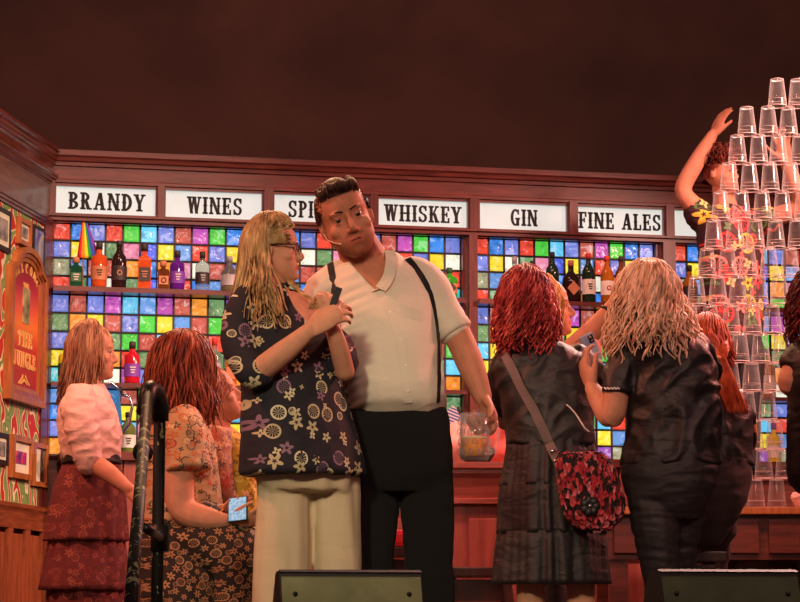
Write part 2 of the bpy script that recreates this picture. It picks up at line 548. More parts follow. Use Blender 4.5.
for a, b, txt, t0, t1 in SIGNS:
    u0, u1 = wu(a, 200)[0], wu(b, 200)[0]
    e = empty('lit_sign', matrix=WM @ Matrix.Translation(((u0 + u1) / 2, -0.0, ZS0)))
    w = (u1 - u0) / 2
    h = ZS1 - ZS0
    MB().box(-w + .006, w - .006, 0.0, 0.05, 0.006, h - .006).build('sign_face', M['sign'], e)
    fr = MB()
    fr.box(-w, w, -0.03, 0.06, 0, 0.012).box(-w, w, -0.03, 0.06, h - 0.012, h).box(-w, -w + .010, -0.03, 0.06, .012, h - .012).box(w - .010, w, -0.03, 0.06, .012, h - .012)
    fr.build('sign_frame', M['wood_x'], e)
    c0, c1 = wu(t0, 200)[0], wu(t1, 200)[0]
    hh = 0.098
    if txt != 'ALES':
        tw = word_width(txt, .12)
        uu = 0.0
        for wd_ in txt.split(' '):
            ww = word_width(wd_, .12)
            cx_ = c0 - (u0 + u1) / 2 + (uu + ww / 2) / tw * (c1 - c0)
            word(MB(), wd_, cx_, h * 0.5 - hh * 0.5, hh, -0.004, 0.001, width=(c1 - c0) * ww / tw, gap=0.12).build('lettering', M['black'], e)
            uu += ww + .12 + .45 + .12
        tag(e, 'backlit white sign with black lettering %s above the stained glass' % txt, 'sign', 'lit drink signs')
    else:
        tag(e, 'blank end of a backlit white sign behind the man with raised arms', 'sign', 'lit drink signs')

# ---- stained-glass bays
ROWY = [222.8, 240, 257.5, 275.5, 289, 294, 312.5, 331, 349, 366.5, 384, 388, 403.5, 420, 437, 455]
ZR = [wu(80, y)[1] for y in ROWY]
ZTOP = ZS0 - 0.034
PAT = ['RBLRGCLNMGBL', 'LYWgPDYARLYW', 'KANNOBOPWNLR', 'RgBWgDGRBAOT',
       'LNLMCAMNOgVB', 'gOYNLGYANGOB', 'LgNgGNCYORGY', 'YBNORgYKLgCO', 'TGYWMLBgYPOR',
       'ACBLNGCYARgM', 'BNARYgLDNOCT', 'LBDACPGRNLYB', 'ODYKGLMCRAVO']
ROWS = [(0, 1), (1, 2), (2, 3), (3, 4), (5, 6), (6, 7), (7, 8), (8, 9), (9, 10), (11, 12), (12, 13), (13, 14), (14, 15)]
pane_mesh = {}

def pane(key, w, h):
    k = (key, round(w, 3), round(h, 3))
    if k not in pane_mesh:
        mb = MB()
        a, c = w / 2, h / 2
        i = 0.008
        vs = [(-a, 0.006, -c), (a, 0.006, -c), (a, 0.006, c), (-a, 0.006, c), (-a + i, 0, -c + i), (a - i, 0, -c + i), (a - i, 0, c - i), (-a + i, 0, c - i),
              (-a, 0.014, -c), (a, 0.014, -c), (a, 0.014, c), (-a, 0.014, c)]
        fs = [(4, 5, 6, 7), (0, 1, 5, 4), (1, 2, 6, 5), (2, 3, 7, 6), (3, 0, 4, 7), (8, 9, 1, 0), (9, 10, 2, 1), (10, 11, 3, 2), (11, 8, 0, 3), (8, 11, 10, 9)]
        mb.add(vs, fs)
        pane_mesh[k] = mb.mesh('pane', MP[key])
    return pane_mesh[k]

BAYS = [(52, 260), (267.5, 462), (475, 656), (672.5, 868)]
BU = [(wu(a, 300)[0], wu(b, 300)[0]) for a, b in BAYS]
lead = 0.011
for bi, (u0, u1) in enumerate(BU):
    e = empty('window_%d' % (bi + 1), matrix=WM @ Matrix.Translation((u0, 0.03, ZR[-1])))
    struct(e, ['backlit stained glass bay of coloured squares beside the left corner', 'backlit stained glass bay of coloured squares behind the couple',
               'backlit stained glass bay of coloured squares behind the red-haired woman', 'backlit stained glass bay of coloured squares behind the cup tower'][bi], 'window')
    W = u1 - u0
    cw = W / 12
    lm = MB()
    for k in range(13):
        lm.box(k * cw - lead / 2, k * cw + lead / 2, -0.004, 0.02, 0, ZTOP - ZR[-1])
    for (i, j) in ROWS:
        for zz in (ZR[i], ZR[j]):
            lm.box(0, W, -0.005, 0.019, zz - ZR[-1] - lead / 2, zz - ZR[-1] + lead / 2)
    lm.build('leading', M['lead'], e)
    for r, (i, j) in enumerate(ROWS):
        zt, zb = ZR[i], ZR[j]
        for k in range(12):
            key = PAT[r][k]
            if r >= 6 and bi > 0:
                key = PAT[r][(k * 5 + bi * 3) % 12]
            o = link('pane', pane(key, cw - lead, zt - zb - lead), e, loc=(k * cw + cw / 2, 0, (zt + zb) / 2 - ZR[-1]))
    hh = ZTOP - ZR[0] - lead
    for k in range(12):
        link('pane', pane(PAT[0][k], cw - lead, hh), e, loc=(k * cw + cw / 2, 0, (ZTOP + ZR[0]) / 2 - ZR[-1]))
# thin rail in front of the top row
struct(MB().box(0, BL, -0.03, -0.005, ZR[0] - 0.004, ZR[0] + 0.012).build('trim_4', M['wood_x'], matrix=WM), 'thin rail across the top of the stained glass', 'trim')
# posts between the bays
post = MB()
post.box(-0.03, BU[0][0] - .012, -0.02, 0.1, 0, ZS0 - 0.034)
for i in range(3):
    post.box(BU[i][1] + (0.0 if i == 0 else 0.028), BU[i + 1][0], -0.07, 0.1, 0, ZS0 - 0.034)
    if i:
        post.box(BU[i][1], BU[i][1] + 0.028, -0.02, 0.1, 0, ZS0 - 0.034)
struct(post.build('trim_5', M['wood_z'], matrix=WM), 'mahogany posts between the stained glass bays', 'trim')
# shelves
SHZ = [(ZR[4], ZR[5]), (ZR[10], ZR[11])]
SNM = ['upper', 'lower']
BNM = ['in the left bay', 'behind the couple', 'behind the red-haired woman', 'behind the cup tower']
for si, (zt, zb) in enumerate(SHZ):
    for bi, (u0, u1) in enumerate(BU):
        o = MB().box(-(u1 - u0) / 2, (u1 - u0) / 2, -0.11, 0.028, -(zt - zb), 0).build('bottle_shelf', M['wood_x'], matrix=WM @ Matrix.Translation(((u0 + u1) / 2, 0, zt)))
        tag(o, '%s wooden bottle shelf %s across the stained glass' % (SNM[si], BNM[bi]), 'shelf', 'bottle shelves')
# back counter with planked front
ZC = ZR[15]
e = empty('back_counter', matrix=WM @ Matrix.Translation((0, 0, 0)))
tag(e, 'mahogany back counter running below the stained glass', 'counter')
MB().box(0.06, BL, -0.30, 0.09, ZC - 0.045, ZC).build('counter_top', M['wood_x'], e)
for i in range(1, 28):
    MB().box(i * 0.2 + .004, i * 0.2 + .196, -0.26, -0.22, 0.0, ZC - 0.045).build('plank', M['bar_z'], e)

# ---- left wall
LL = 4.2
struct(MB().box(-LL, 0.0, 0.0, 0.12, 0.9, ZT - 0.01).build('wall_left', M['paper'], matrix=LM), 'side wall with red green and cream leaf wallpaper', 'wall')
corl = [(0.1, ZT), (-0.075, ZT), (-0.075, ZT - 0.016), (-0.06, ZT - 0.024), (-0.056, ZT - 0.042), (-0.05, ZT - 0.046), (-0.046, ZT - 0.062), (-0.034, ZT - 0.068),
        (-0.03, ZT - 0.08), (-0.02, ZT - 0.09), (-0.02, ZT - 0.135), (-0.05, ZT - 0.142), (-0.05, ZT - 0.152), (-0.042, ZT - 0.156), (-0.042, ZT - 0.170), (-0.03, ZT - 0.174), (-0.03, ZT - 0.19),
        (-0.018, ZT - 0.194), (-0.018, ZT - 0.205), (0.1, ZT - 0.205)]
struct(MB().profile([(y if y > 0 else y * .7, z) for y, z in corl], -LL, 0.02).build('trim_6', M['wood_x'], matrix=LM), 'stepped mahogany cornice of the side wall', 'cornice')
struct(MB().box(-LL, 0.02, -0.008, 0.1, ZS0 - 0.03, ZT - 0.205).build('trim_7', M['frieze'], matrix=LM), 'plain brown frieze board under the side cornice', 'trim')
Z8 = ZS0 - 0.03
fm = [(0.1, Z8), (-0.026, Z8), (-0.026, Z8 - 0.014), (-0.018, Z8 - 0.018), (-0.018, Z8 - 0.032), (-0.01, Z8 - 0.036), (-0.01, Z8 - 0.05), (0.1, Z8 - 0.05)]
struct(MB().profile(fm, -LL, 0.02).build('trim_8', M['wood_x'], matrix=LM), 'picture rail moulding of the side wall', 'trim')
ZW = 0.955
wn = empty('trim_9', matrix=LM)
struct(wn, 'brown panelled wainscot of the side wall', 'wainscot')
wr = [(0.1, ZW), (-0.035, ZW), (-0.035, ZW - 0.02), (-0.026, ZW - 0.035), (-0.022, ZW - 0.045), (-0.022, ZW - 0.075), (0.1, ZW - 0.075)]
MB().profile(wr, -LL, 0.0).build('chair_rail', M['wains_x'], wn)
MB().box(-LL, 0, 0.035, 0.12, 0, ZW - 0.05).build('wainscot_board', M['wains_z'], wn)
u = -0.02
while u > -LL + 0.3:
    MB().box(u - 0.07, u, -0.02, 0, 0.1, ZW - 0.13).build('stile', M['wains_z'], wn)
    MB().box(u - 0.255, u - 0.095, -0.010, 0.03, 0.14, ZW - 0.155).build('panel', M['wains_z'], wn, bevel=0.008)
    u -= 0.28
MB().box(-LL, 0, -0.021, 0, ZW - 0.13, ZW - 0.07).build('rail', M['wains_x'], wn)
struct(MB().box(-0.14, 0.0, -0.012, 0.1, ZW, ZS0 - 0.05).box(-0.03, 0.0, -0.014, 0.1, 0, ZS0).build('trim_10', M['wood_z'], matrix=LM), 'corner post where the side wall meets the stained glass', 'trim')
# ================================================================== pictures on the side wall
def lwall(u, z, d=0.0):
    return LM @ Matrix.Translation((u, -d, z))

M['post_red'] = None
def m_poster():
    m, nt, b = new_mat('poster_print')
    setp(b, rough=0.45)
    t = nt.nodes.new('ShaderNodeTexCoord')
    s = nt.nodes.new('ShaderNodeSeparateXYZ')
    nt.links.new(t.outputs['Generated'], s.inputs[0])
    nt.links.new(ramp(nt, s.outputs[2], [(0.0, rgb(150, 24, 40)), (0.3, rgb(186, 34, 40)), (0.5, rgb(236, 120, 40)), (0.62, rgb(226, 88, 50)), (0.8, rgb(170, 40, 60)), (1.0, rgb(130, 26, 50))]), b.inputs['Base Color'])
    return m
M['post_red'] = m_poster()
M['gold'] = plain('gold_letter', rgb(226, 176, 96), 0.5)
M['cream_letter'] = plain('cream_paper', rgb(226, 214, 186), 0.7)

u0, zb = lu(2, 402)[0], lu(38, 409)[1]
u1 = lu(38, 409)[0]
pw = (u1 - u0) / 2
pc = (u0 + u1) / 2
zs = lu(30, 276)[1]                 # shoulder
e = empty('arched_wall_sign', matrix=lwall(pc, zb))
tag(e, 'arched red wall sign in a stepped wooden frame reading WELCOME TO THE JUNGLE', 'wall sign')
H0 = zs - zb
def arch(w, z0, h, rz, n=14):
    """outline: straight sides, small shoulders and a round top"""
    pts = [(-w, z0), (w, z0), (w, h)]
    k = w * 0.72
    for i in range(n + 1):
        a = PI * i / n
        pts.append((k * math.cos(a), h + 0.03 + rz * math.sin(a)))
    pts.append((-w, h))
    return pts
def arch_ring(o, i, y0, y1):
    mb = MB()
    n = len(o)
    vs = [(p[0], y0, p[1]) for p in o] + [(p[0], y0, p[1]) for p in i] + [(p[0], y1, p[1]) for p in o] + [(p[0], y1, p[1]) for p in i]
    fs = []
    for k in range(n):
        j = (k + 1) % n
        fs += [(k, j, n + j, n + k), (k, 2 * n + k, 2 * n + j, j), (n + k, n + j, 3 * n + j, 3 * n + k)]
    return mb.add(vs, fs)
A0 = arch(pw, 0, H0, 0.105)
A1 = arch(pw - 0.035, 0.035, H0 - 0.012, 0.085)
A2 = arch(pw - 0.06, 0.06, H0 - 0.02, 0.07)
A3 = arch(pw - 0.085, 0.085, H0 - 0.03, 0.055)
arch_ring(A0, A1, -0.045, 0).build('outer_frame', M['oak'], e)
arch_ring(A1, A2, -0.035, 0).build('middle_frame', M['wains_z'], e)
arch_ring(A2, A3, -0.026, 0).build('inner_frame', M['oak'], e)
bd = MB().prism(A3[:3] + A3[3:], -0.015, 0.0)
bd.build('board', M['post_red'], e)
iw = pw - 0.085
word(MB(), 'THE', 0, 0.30, 0.085, -0.019, -0.015, width=iw * 1.15, bold=0, gap=.16).build('lettering', M['gold'], e)
word(MB(), 'JUNGLE', 0, 0.19, 0.085, -0.019, -0.015, width=iw * 1.75, bold=0, gap=.16).build('lettering', M['gold'], e)
word(MB(), 'TO', 0, H0 - 0.105, 0.05, -0.019, -0.015, width=iw * 0.4, bold=0, gap=.16).build('lettering', M['gold'], e)
for k, ch in enumerate('WELCOME'):                 # bent along the arch
    lt = MB()
    a = PI * (0.86 - 0.72 * k / 6)
    cx, cz = iw * 0.86 * math.cos(a), H0 - 0.07 + 0.065 * math.sin(a)
    polys, gw = glyph(ch)
    for p in polys:
        q = []
        for x_, y_ in p:
            X, Z = (x_ - gw / 2) * 0.04, y_ * 0.055
            r = (a - PI / 2) * 0.7
            q.append((cx + X * math.cos(r) - Z * math.sin(r), cz + X * math.sin(r) + Z * math.cos(r)))
        lt.prism(q, -0.019, -0.015)
    lt.build('letter', M['gold'], e)
lt = MB()
for s in (-1, 1):
    for k in range(3):
        lt.prism([(s * 0.02 * k, 0.12 + 0.02 * (k % 2)), (s * (0.02 * k + 0.05), 0.10), (s * (0.02 * k + 0.045), 0.112), (s * 0.02 * k, 0.135 + 0.02 * (k % 2))], -0.019, -0.015)
lt.build('ornament', M['gold'], e)
M['picgrey'] = plain('sunset_print', rgb(150, 140, 96), 0.5, vary=0.5, scale=14)
MB().box(-0.05, 0.06, -0.019, -0.015, 0.43, 0.43 + 0.19).build('picture', M['picgrey'], e)

def wall_frame(x0, y0, x1, y1, wood_, pic, label, mat_w=0.03, depth=0.05, inner=None):
    """box frame between photo corners on the side wall"""
    ua, za = lu(x0, y0)
    ub, zb_ = lu(x1, y1)
    w, h = ub - ua, za - zb_
    e = empty('picture_frame', matrix=lwall((ua + ub) / 2, zb_))
    tag(e, label, 'picture frame', 'framed pictures on the side wall')
    t = mat_w
    MB().box(-w / 2, w / 2, -depth, 0, 0, t).box(-w / 2, w / 2, -depth, 0, h - t, h).box(-w / 2, -w / 2 + t, -depth, 0, t, h - t).box(w / 2 - t, w / 2, -depth, 0, t, h - t).build('frame', wood_, e)
    MB().box(-w / 2 + t, w / 2 - t, -0.012, 0, t, h - t).build('mount', M['cream_letter'] if inner else pic, e)
    if inner:
        MB().box(-w / 2 + t + inner, w / 2 - t - inner, -0.016, -0.01, t + inner, h - t - inner).build('print', pic, e)
    return e
pA = plain('grey_photo_print', rgb(140, 130, 120), 0.4, vary=0.5, scale=18)
pB = plain('blue_yellow_print', rgb(120, 120, 150), 0.4, vary=0.5, scale=9)
def m_print(name, stops, scale=5.0):
    m, nt, b = new_mat(name)
    setp(b, rough=0.4)
    v = coord(nt)
    nt.links.new(ramp(nt, tnoise(nt, v, scale, 3, 0.5, 1.0), stops), b.inputs['Base Color'])
    return m
pB = m_print('blue_yellow_print', [(0.3, rgb(40, 60, 170)), (0.5, rgb(150, 150, 160)), (0.62, rgb(210, 180, 60)), (0.75, rgb(80, 60, 40))], 7)
pC = m_print('purple_print', [(0.3, rgb(70, 40, 120)), (0.5, rgb(190, 50, 110)), (0.7, rgb(230, 150, 120))], 9)
pD = m_print('pale_sketch_print', [(0.3, rgb(214, 200, 168)), (0.55, rgb(226, 216, 190)), (0.62, rgb(120, 104, 84))], 9)
wall_frame(-14, 200, 8, 254, M['lead'], pA, 'black framed grey photograph hanging nearest the camera on the wall', 0.025, 0.015, 0.03)
wall_frame(16, 216, 27.5, 249, M['oak'], pA, 'small oak box frame with a grey print above the arched sign', 0.025, 0.025, 0.02)
wall_frame(32, 224, 42, 274, M['lead'], pB, 'dark framed blue and yellow picture nearest the corner', 0.018, 0.015)
wall_frame(-12, 430, 5, 466, M['lead'], pA, 'dark framed print below the arched sign at the picture edge', 0.025, 0.02, 0.02)
wall_frame(9, 434, 28, 481, M['oak'], pC, 'deep oak box frame with a small purple print under the arched sign', 0.03, 0.03, 0.05)
wall_frame(31, 442, 43.5, 488, M['oak'], pD, 'pale box frame with a sketch beside the corner under the sign', 0.025, 0.025)

# ================================================================== bottles
def m_liquid(name, col, rough=0.08, tr=0.35, emit=0.0):
    m, nt, b = new_mat(name)
    setp(b, base=col, rough=rough, trans=tr, ior=1.2, coat=0.3)
    f = tnoise(nt, coord(nt), 12)
    nt.links.new(ramp(nt, f, [(0.3, tuple(c * 0.8 for c in col[:3]) + (1,)), (0.7, tuple(min(1, c * 1.15) for c in col[:3]) + (1,))]), b.inputs['Base Color'])
    return m
LQ = {k: m_liquid('bottle_glass_' + k, rgb(*c), tr=t) for k, (c, t) in {
    'green': ((30, 90, 60), .4), 'orange': ((226, 96, 40), .4), 'dark': ((40, 24, 22), .1), 'amber': ((190, 110, 30), .4), 'brown': ((110, 60, 30), .3),
    'purple': ((96, 30, 150), .3), 'clear': ((190, 200, 196), .85), 'smoke': ((130, 130, 110), .6), 'darkgreen': ((30, 50, 34), .2), 'yellow': ((236, 214, 30), .3),
    'red': ((200, 30, 50), .3), 'lime': ((60, 190, 50), .3), 'palegreen': ((120, 130, 60), .4), 'blue': ((60, 150, 226), .5), 'teal': ((40, 170, 160), .4)}.items()}
LB = {'white': plain('label_white', rgb(222, 214, 200), 0.6), 'dark': plain('label_dark', rgb(44, 36, 34), 0.6), 'kraft': plain('label_kraft', rgb(190, 120, 80), 0.6),
      'red': plain('label_red', rgb(196, 50, 40), 0.6), 'silver': plain('label_silver', rgb(160, 160, 164), 0.4), 'green': plain('label_green', rgb(40, 96, 60), 0.6), 'purple': plain('label_purple', rgb(120, 60, 170), .6)}

def bottle(kind, h, r, liquid, capc, label, where, lab=None, mark=None, yoff=-0.07, matrix=None):
    """kind: wine, spirit (square shoulder), squat, gin"""
    e = empty('bottle', matrix=matrix)
    tag(e, label, 'bottle', 'bottles behind the bar')
    if kind == 'wine':
        pr = [(r * .92, 0), (r, .01), (r, h * .58), (r * .93, h * .66), (r * .55, h * .74), (r * .38, h * .80), (r * .36, h * .93)]
    elif kind == 'squat':
        pr = [(r * .9, 0), (r, .012), (r, h * .45), (r * .9, h * .58), (r * .5, h * .68), (r * .32, h * .74), (r * .30, h * .9)]
    elif kind == 'round':
        pr = [(r * .7, 0), (r * .95, h * .1), (r, h * .25), (r * .92, h * .42), (r * .5, h * .58), (r * .3, h * .66), (r * .28, h * .9)]
    else:
        pr = [(r * .95, 0), (r, .012), (r, h * .62), (r * .9, h * .68), (r * .42, h * .73), (r * .36, h * .76), (r * .36, h * .88)]
    n = 4 if kind == 'square' else 16
    mb = MB().lathe(pr, n)
    if n == 4:
        mb.move(Matrix.Rotation(PI / 4, 4, 'Z'))
    mb.build('glass_body', LQ[liquid], e, smooth=(n > 4))
    top = pr[-1][1]
    cr = pr[-1][0] * 1.15
    MB().lathe([(cr, top - .012), (cr, h - .004), (cr * .8, h)], 12).build('cap', LB[capc], e, smooth=True)
    if lab:
        z0, z1 = h * .16, h * .46
        if n == 4:
            k = r * .74
            MB().box(-k * .8, k * .8, -k - .003, -k, z0, z1).build('label', LB[lab], e)
        else:
            vs, fs = [], []
            m_ = 12
            for i in range(m_ + 1):
                a = -PI * .95 + PI * .9 * i / m_
                for z in (z0, z1):
                    vs.append(((r + .002) * math.cos(a), (r + .002) * math.sin(a), z))
            fs = [(2 * i, 2 * i + 2, 2 * i + 3, 2 * i + 1) for i in range(m_)]
            MB().add(vs, fs).build('label', LB[lab], e, smooth=True)
    z0, z1 = h * .16, h * .46
    if mark:
        rr = r * (.74 if n == 4 else 1) + .006
        k = r * .36
        zc = (z0 + z1) / 2
        if mark[0] == 'ring':
            q = MB()
            for p in arc_band(0, zc, k, k, 0, 360, k * .35, k * .35, 14):
                q.prism(p, -rr, -rr + .003)
            q.build('label_ring', LB[mark[1]], e)
        elif mark[0] == 'diamond':
            MB().prism([(-k * 2, zc), (0, zc - k * 2.2), (k * 2, zc), (0, zc + k * 2.2)], -rr, -rr + .003).build('label_diamond', LB[mark[1]], e)
        else:
            q = MB()
            for j in range(3):
                q.box(-k * (1 - .2 * j), k * (1 - .2 * j), -rr, -rr + .003, zc + .012 - .014 * j, zc + .018 - .014 * j)
            q.build('label_lines', LB[mark[1]], e)
    return e

def on_shelf(px, si, d=0.06):
    z = [SHZ[0][0], SHZ[1][0], ZC][si]
    return WM @ Matrix.Translation((wu(px, [280, 375, 440][si])[0] , -d, z))
WPX = 1 / 178.0
B1 = [(75, 0, 'square', 30, 8.5, 'green', 'kraft', 'squat green square bottle standing in front of the rainbow flag', 'green', ('lines', 'white')),
      (98, 0, 'spirit', 46, 8, 'orange', 'dark', 'orange liqueur bottle with kraft label right of the rainbow flag', 'kraft', ('lines', 'dark')),
      (118, 0, 'wine', 48, 7.5, 'dark', 'dark', 'tall dark cream-liqueur bottle with round label under the BRANDY sign', 'dark', ('ring', 'kraft')),
      (143, 0, 'square', 46, 9, 'orange', 'dark', 'orange square bottle between the dark bottle and the brown one', 'dark', ('lines', 'kraft')),
      (162, 0, 'square', 29, 8, 'brown', 'kraft', 'short brown whiskey bottle left of the purple bottle', 'kraft', ('ring', 'dark')),
      (176, 0, 'spirit', 40, 7.5, 'purple', 'dark', 'purple gin bottle under the WINES sign', 'purple', ('lines', 'white')),
      (201, 0, 'spirit', 40, 7, 'clear', 'dark', 'clear bottle with a dark square label right of the purple bottle', 'dark', ('lines', 'silver')),
      (228, 0, 'squat', 36, 9, 'smoke', 'silver', 'smoky round-shouldered bottle half hidden by the long blonde hair', 'silver', None),
      (447, 0, 'spirit', 32, 8, 'lime', 'green', 'green-topped bottle with a square badge right of the WHISKEY lettering', 'kraft', ('diamond', 'dark')),
      (512, 0, 'spirit', 46, 6.5, 'clear', 'silver', 'slim clear bottle above the red curls under the GIN sign', 'white', None),
      (530, 0, 'wine', 42, 7, 'dark', 'dark', 'short dark bottle just above the red curls', None, None),
      (549.5, 0, 'wine', 52, 7, 'darkgreen', 'dark', 'dark green wine bottle standing left of the diamond label bottle', None, None),
      (568, 0, 'squat', 44, 9.5, 'dark', 'kraft', 'squat dark bottle with a tan diamond label', None, ('diamond', 'kraft')),
      (585.5, 0, 'wine', 52, 7, 'darkgreen', 'red', 'wine bottle with a broad white label between two darker bottles', 'white', ('lines', 'dark')),
      (604, 0, 'wine', 50, 7, 'amber', 'brown' if False else 'red', 'amber bottle with a white label and red ring', 'white', ('ring', 'red')),
      (618, 0, 'wine', 50, 6.5, 'brown', 'dark', 'dark brown wine bottle beside the blonde curls', None, None),
      (686, 0, 'squat', 43, 8.5, 'amber', 'dark', 'rum bottle with dark label left of the cup tower', 'dark', ('lines', 'kraft')),
      (66, 1, 'spirit', 40, 8.5, 'yellow', 'dark', 'yellow bottle with black cap behind the woman in the pink blouse', 'green', None),
      (131, 1, 'spirit', 42, 8, 'red', 'dark', 'red bottle with a purple label right of the woman in the pink blouse', 'purple', ('lines', 'white')),
      (213, 1, 'spirit', 48, 7, 'clear', 'red', 'clear bottle with red cap above the short-haired seated person', 'silver', None),
      (229, 1, 'square', 40, 8, 'amber', 'kraft', 'amber bottle beside the sleeve of the floral tunic', 'kraft', None),
      (495, 1, 'spirit', 40, 7, 'lime', 'dark', 'green bottle on the lower shelf left of the red curls', 'white', None),
      (740, 1, 'spirit', 44, 8, 'red', 'dark', 'red bottle seen through the cup tower', 'white', None),
      (765, 1, 'wine', 50, 7, 'amber', 'dark', 'amber bottle seen through the right of the cup tower', 'white', None),
      (127, 2, 'wine', 42, 7.5, 'palegreen', 'dark', 'white wine bottle on the back counter left of the handrail', 'white', ('lines', 'dark')),
      (444, 2, 'spirit', 50, 5.5, 'orange', 'kraft', 'orange bottle on the counter beside the big man', 'kraft', None),
      (457, 2, 'spirit', 54, 5.5, 'lime', 'dark', 'green bottle on the counter above the beer mug', 'white', None),
      (470, 2, 'wine', 46, 5.5, 'amber', 'red', 'amber bottle on the counter behind the forearm', 'white', None),
      (484, 2, 'square', 44, 6, 'teal', 'dark', 'teal square bottle on the counter left of the black skirt', 'white', None),
      (498, 2, 'wine', 50, 5.5, 'dark', 'red', 'dark bottle on the counter touching the red-haired woman outline', 'red', None),
      (770, 2, 'spirit', 44, 7, 'yellow', 'purple', 'yellow bottle with blue cap seen through the lower cups', 'white', None)]
for px, si, kind, h, r, lq, cc, lab_, lb, mk in B1:
    bottle(kind, h * WPX, r * WPX, lq, cc, lab_, None, lb, mk, matrix=on_shelf(px, si))

# rainbow flag on the upper shelf
def m_rainbow():
    m, nt, b = new_mat('rainbow_cloth')
    setp(b, rough=0.8)
    t = nt.nodes.new('ShaderNodeTexCoord')
    s = nt.nodes.new('ShaderNodeSeparateXYZ')
    nt.links.new(t.outputs['UV'], s.inputs[0])
    cs = [(230, 40, 40), (250, 140, 20), (250, 226, 30), (40, 170, 70), (50, 90, 210), (130, 50, 170)]
    nt.links.new(ramp(nt, s.outputs[0], [(i / 6, rgb(*c)) for i, c in enumerate(cs)], 'CONSTANT'), b.inputs['Base Color'])
    return m
fl = empty('rainbow_flag', matrix=on_shelf(86, 0, 0.03))
tag(fl, 'small rainbow flag hanging on a stick among the bottles on the upper shelf', 'flag')
MB().tube([(-.02, 0, 0), (-.02, 0, .41)], .004, 6).build('stick', M['oak'], fl)
vs, fs, uv = [], [], []
for i in range(11):
    for j in range(7):
        a, s = j / 6, i / 10
        w = 0.01 + 0.075 * s
        vs.append((-.02 - w * .75 + a * w * 1.5 + .03 * s, -0.004 - .012 * math.sin(a * 9) * s, .40 - .23 * s))
        uv.append((a, s))
for i in range(10):
    for j in range(6):
        k = i * 7 + j
        fs.append((k, k + 1, k + 8, k + 7))
me = MB().add(vs, fs).mesh('flag_cloth', m_rainbow(), True)
ul = me.uv_layers.new(name='UVMap')
for lp in me.loops:
    ul.data[lp.index].uv = uv[lp.vertex_index]
o = link('flag_cloth', me, fl)
sm = o.modifiers.new('thick', 'SOLIDIFY')
sm.thickness = 0.002

# blue jug with chrome handle on the back counter
e = empty('glass_jug', matrix=on_shelf(108, 2, 0.16))
tag(e, 'blue glass jug with chrome handle in front of the pink blouse on the back counter', 'jug')
MB().lathe([(.05, 0), (.06, .02), (.062, .2), (.05, .3), (.054, .34)], 18).build('jug_body', LQ['blue'], e, smooth=True)
MB().tube([(.055, -.01, .32), (.10, -.02, .31), (.115, -.02, .26), (.10, -.02, .16), (.058, -.01, .1)], .008, 8).build('handle', M['chrome'], e, smooth=True)
MB().tube([(-.04, -.02, .37), (.0, -.02, .385), (.06, -.02, .33)], .01, 8).build('lid', M['chrome'], e, smooth=True)

# ================================================================== bar counter
YB = 9.9
xl, xr = P(222, 462, YB).x, P(592, 462, YB).x
ZB = P(470, 462, YB).z
e = empty('bar_counter', ((xl + xr) / 2, YB, 0))
tag(e, 'red mahogany bar counter behind the couple and the red-haired woman', 'bar counter')
w = (xr - xl) / 2
MB().box(-w, w, -0.02, 0.62, ZB - 0.03, ZB).build('bar_top', M['bar_x'], e, bevel=0.006)
MB().profile([(0.6, ZB - 0.03), (0.0, ZB - 0.03), (0.0, ZB - 0.05), (0.02, ZB - 0.07), (0.03, ZB - 0.16), (0.015, ZB - 0.165), (0.015, ZB - 0.185), (0.05, ZB - 0.19), (0.6, ZB - 0.19)], -w + .02, w - .02).build('bar_moulding', M['bar_x'], e)
MB().box(-w + .03, w - .03, 0.06, 0.58, 0.1, ZB - 0.19).build('bar_body', M['bar_z'], e)
k = -w + .05
while k < w - 0.4:
    MB().box(k + .06, k + .44, 0.045, 0.06, 0.2, ZB - 0.25).build('panel', M['bar_z'], e, bevel=0.006)
    k += 0.5
MB().box(-w + .02, w - .02, 0.03, 0.6, 0, 0.12).build('plinth', M['bar_x'], e)

# ================================================================== table under the cups
YT = 10.62
ZTB = P(770, 508.5, 10.75).z
x0, x1 = P(600, 510, YT).x, P(850, 510, YT).x
e = empty('cup_table', ((x0 + x1) / 2, YT, 0))
tag(e, 'long dark wooden table with drawers carrying the cup tower', 'table')
w = (x1 - x0) / 2
MB().box(-w - .03, w + .03, -.03, 0.84, ZTB - 0.035, ZTB).build('table_top', M['oak'], e, bevel=0.006)
MB().box(-w + .02, w - .02, 0.03, 0.82, ZTB - 0.25, ZTB - 0.035).build('apron', M['table_x'], e)
for cx in (-w * .62, 0.0, w * .62):
    d = MB().box(-w * .27, w * .27, 0.005, 0.03, ZTB - 0.22, ZTB - 0.06).build('drawer', M['table_x'], e, loc=(cx, 0, 0), bevel=0.004)
    MB().sphere((0.0, -0.015, ZTB - 0.14), .018, n=12, m=8).build('knob', M['table_x'], d, smooth=True)
for sx in (-1, 1):
    for yy in (0.04, 0.72):
        MB().box(sx * (w - .09) - .045, sx * (w - .09) + .045, yy, yy + .08, 0, ZTB - 0.2).build('leg', M['table_x'], e)
bx_ = P(735, 575, YT).x - (x0 + x1) / 2
MB().prism([(bx_ - .35, 0.15), (bx_ - .26, 0.15), (bx_ + .22, ZTB - .25), (bx_ + .08, ZTB - .25)], 0.4, 0.48).build('brace', M['table_x'], e)

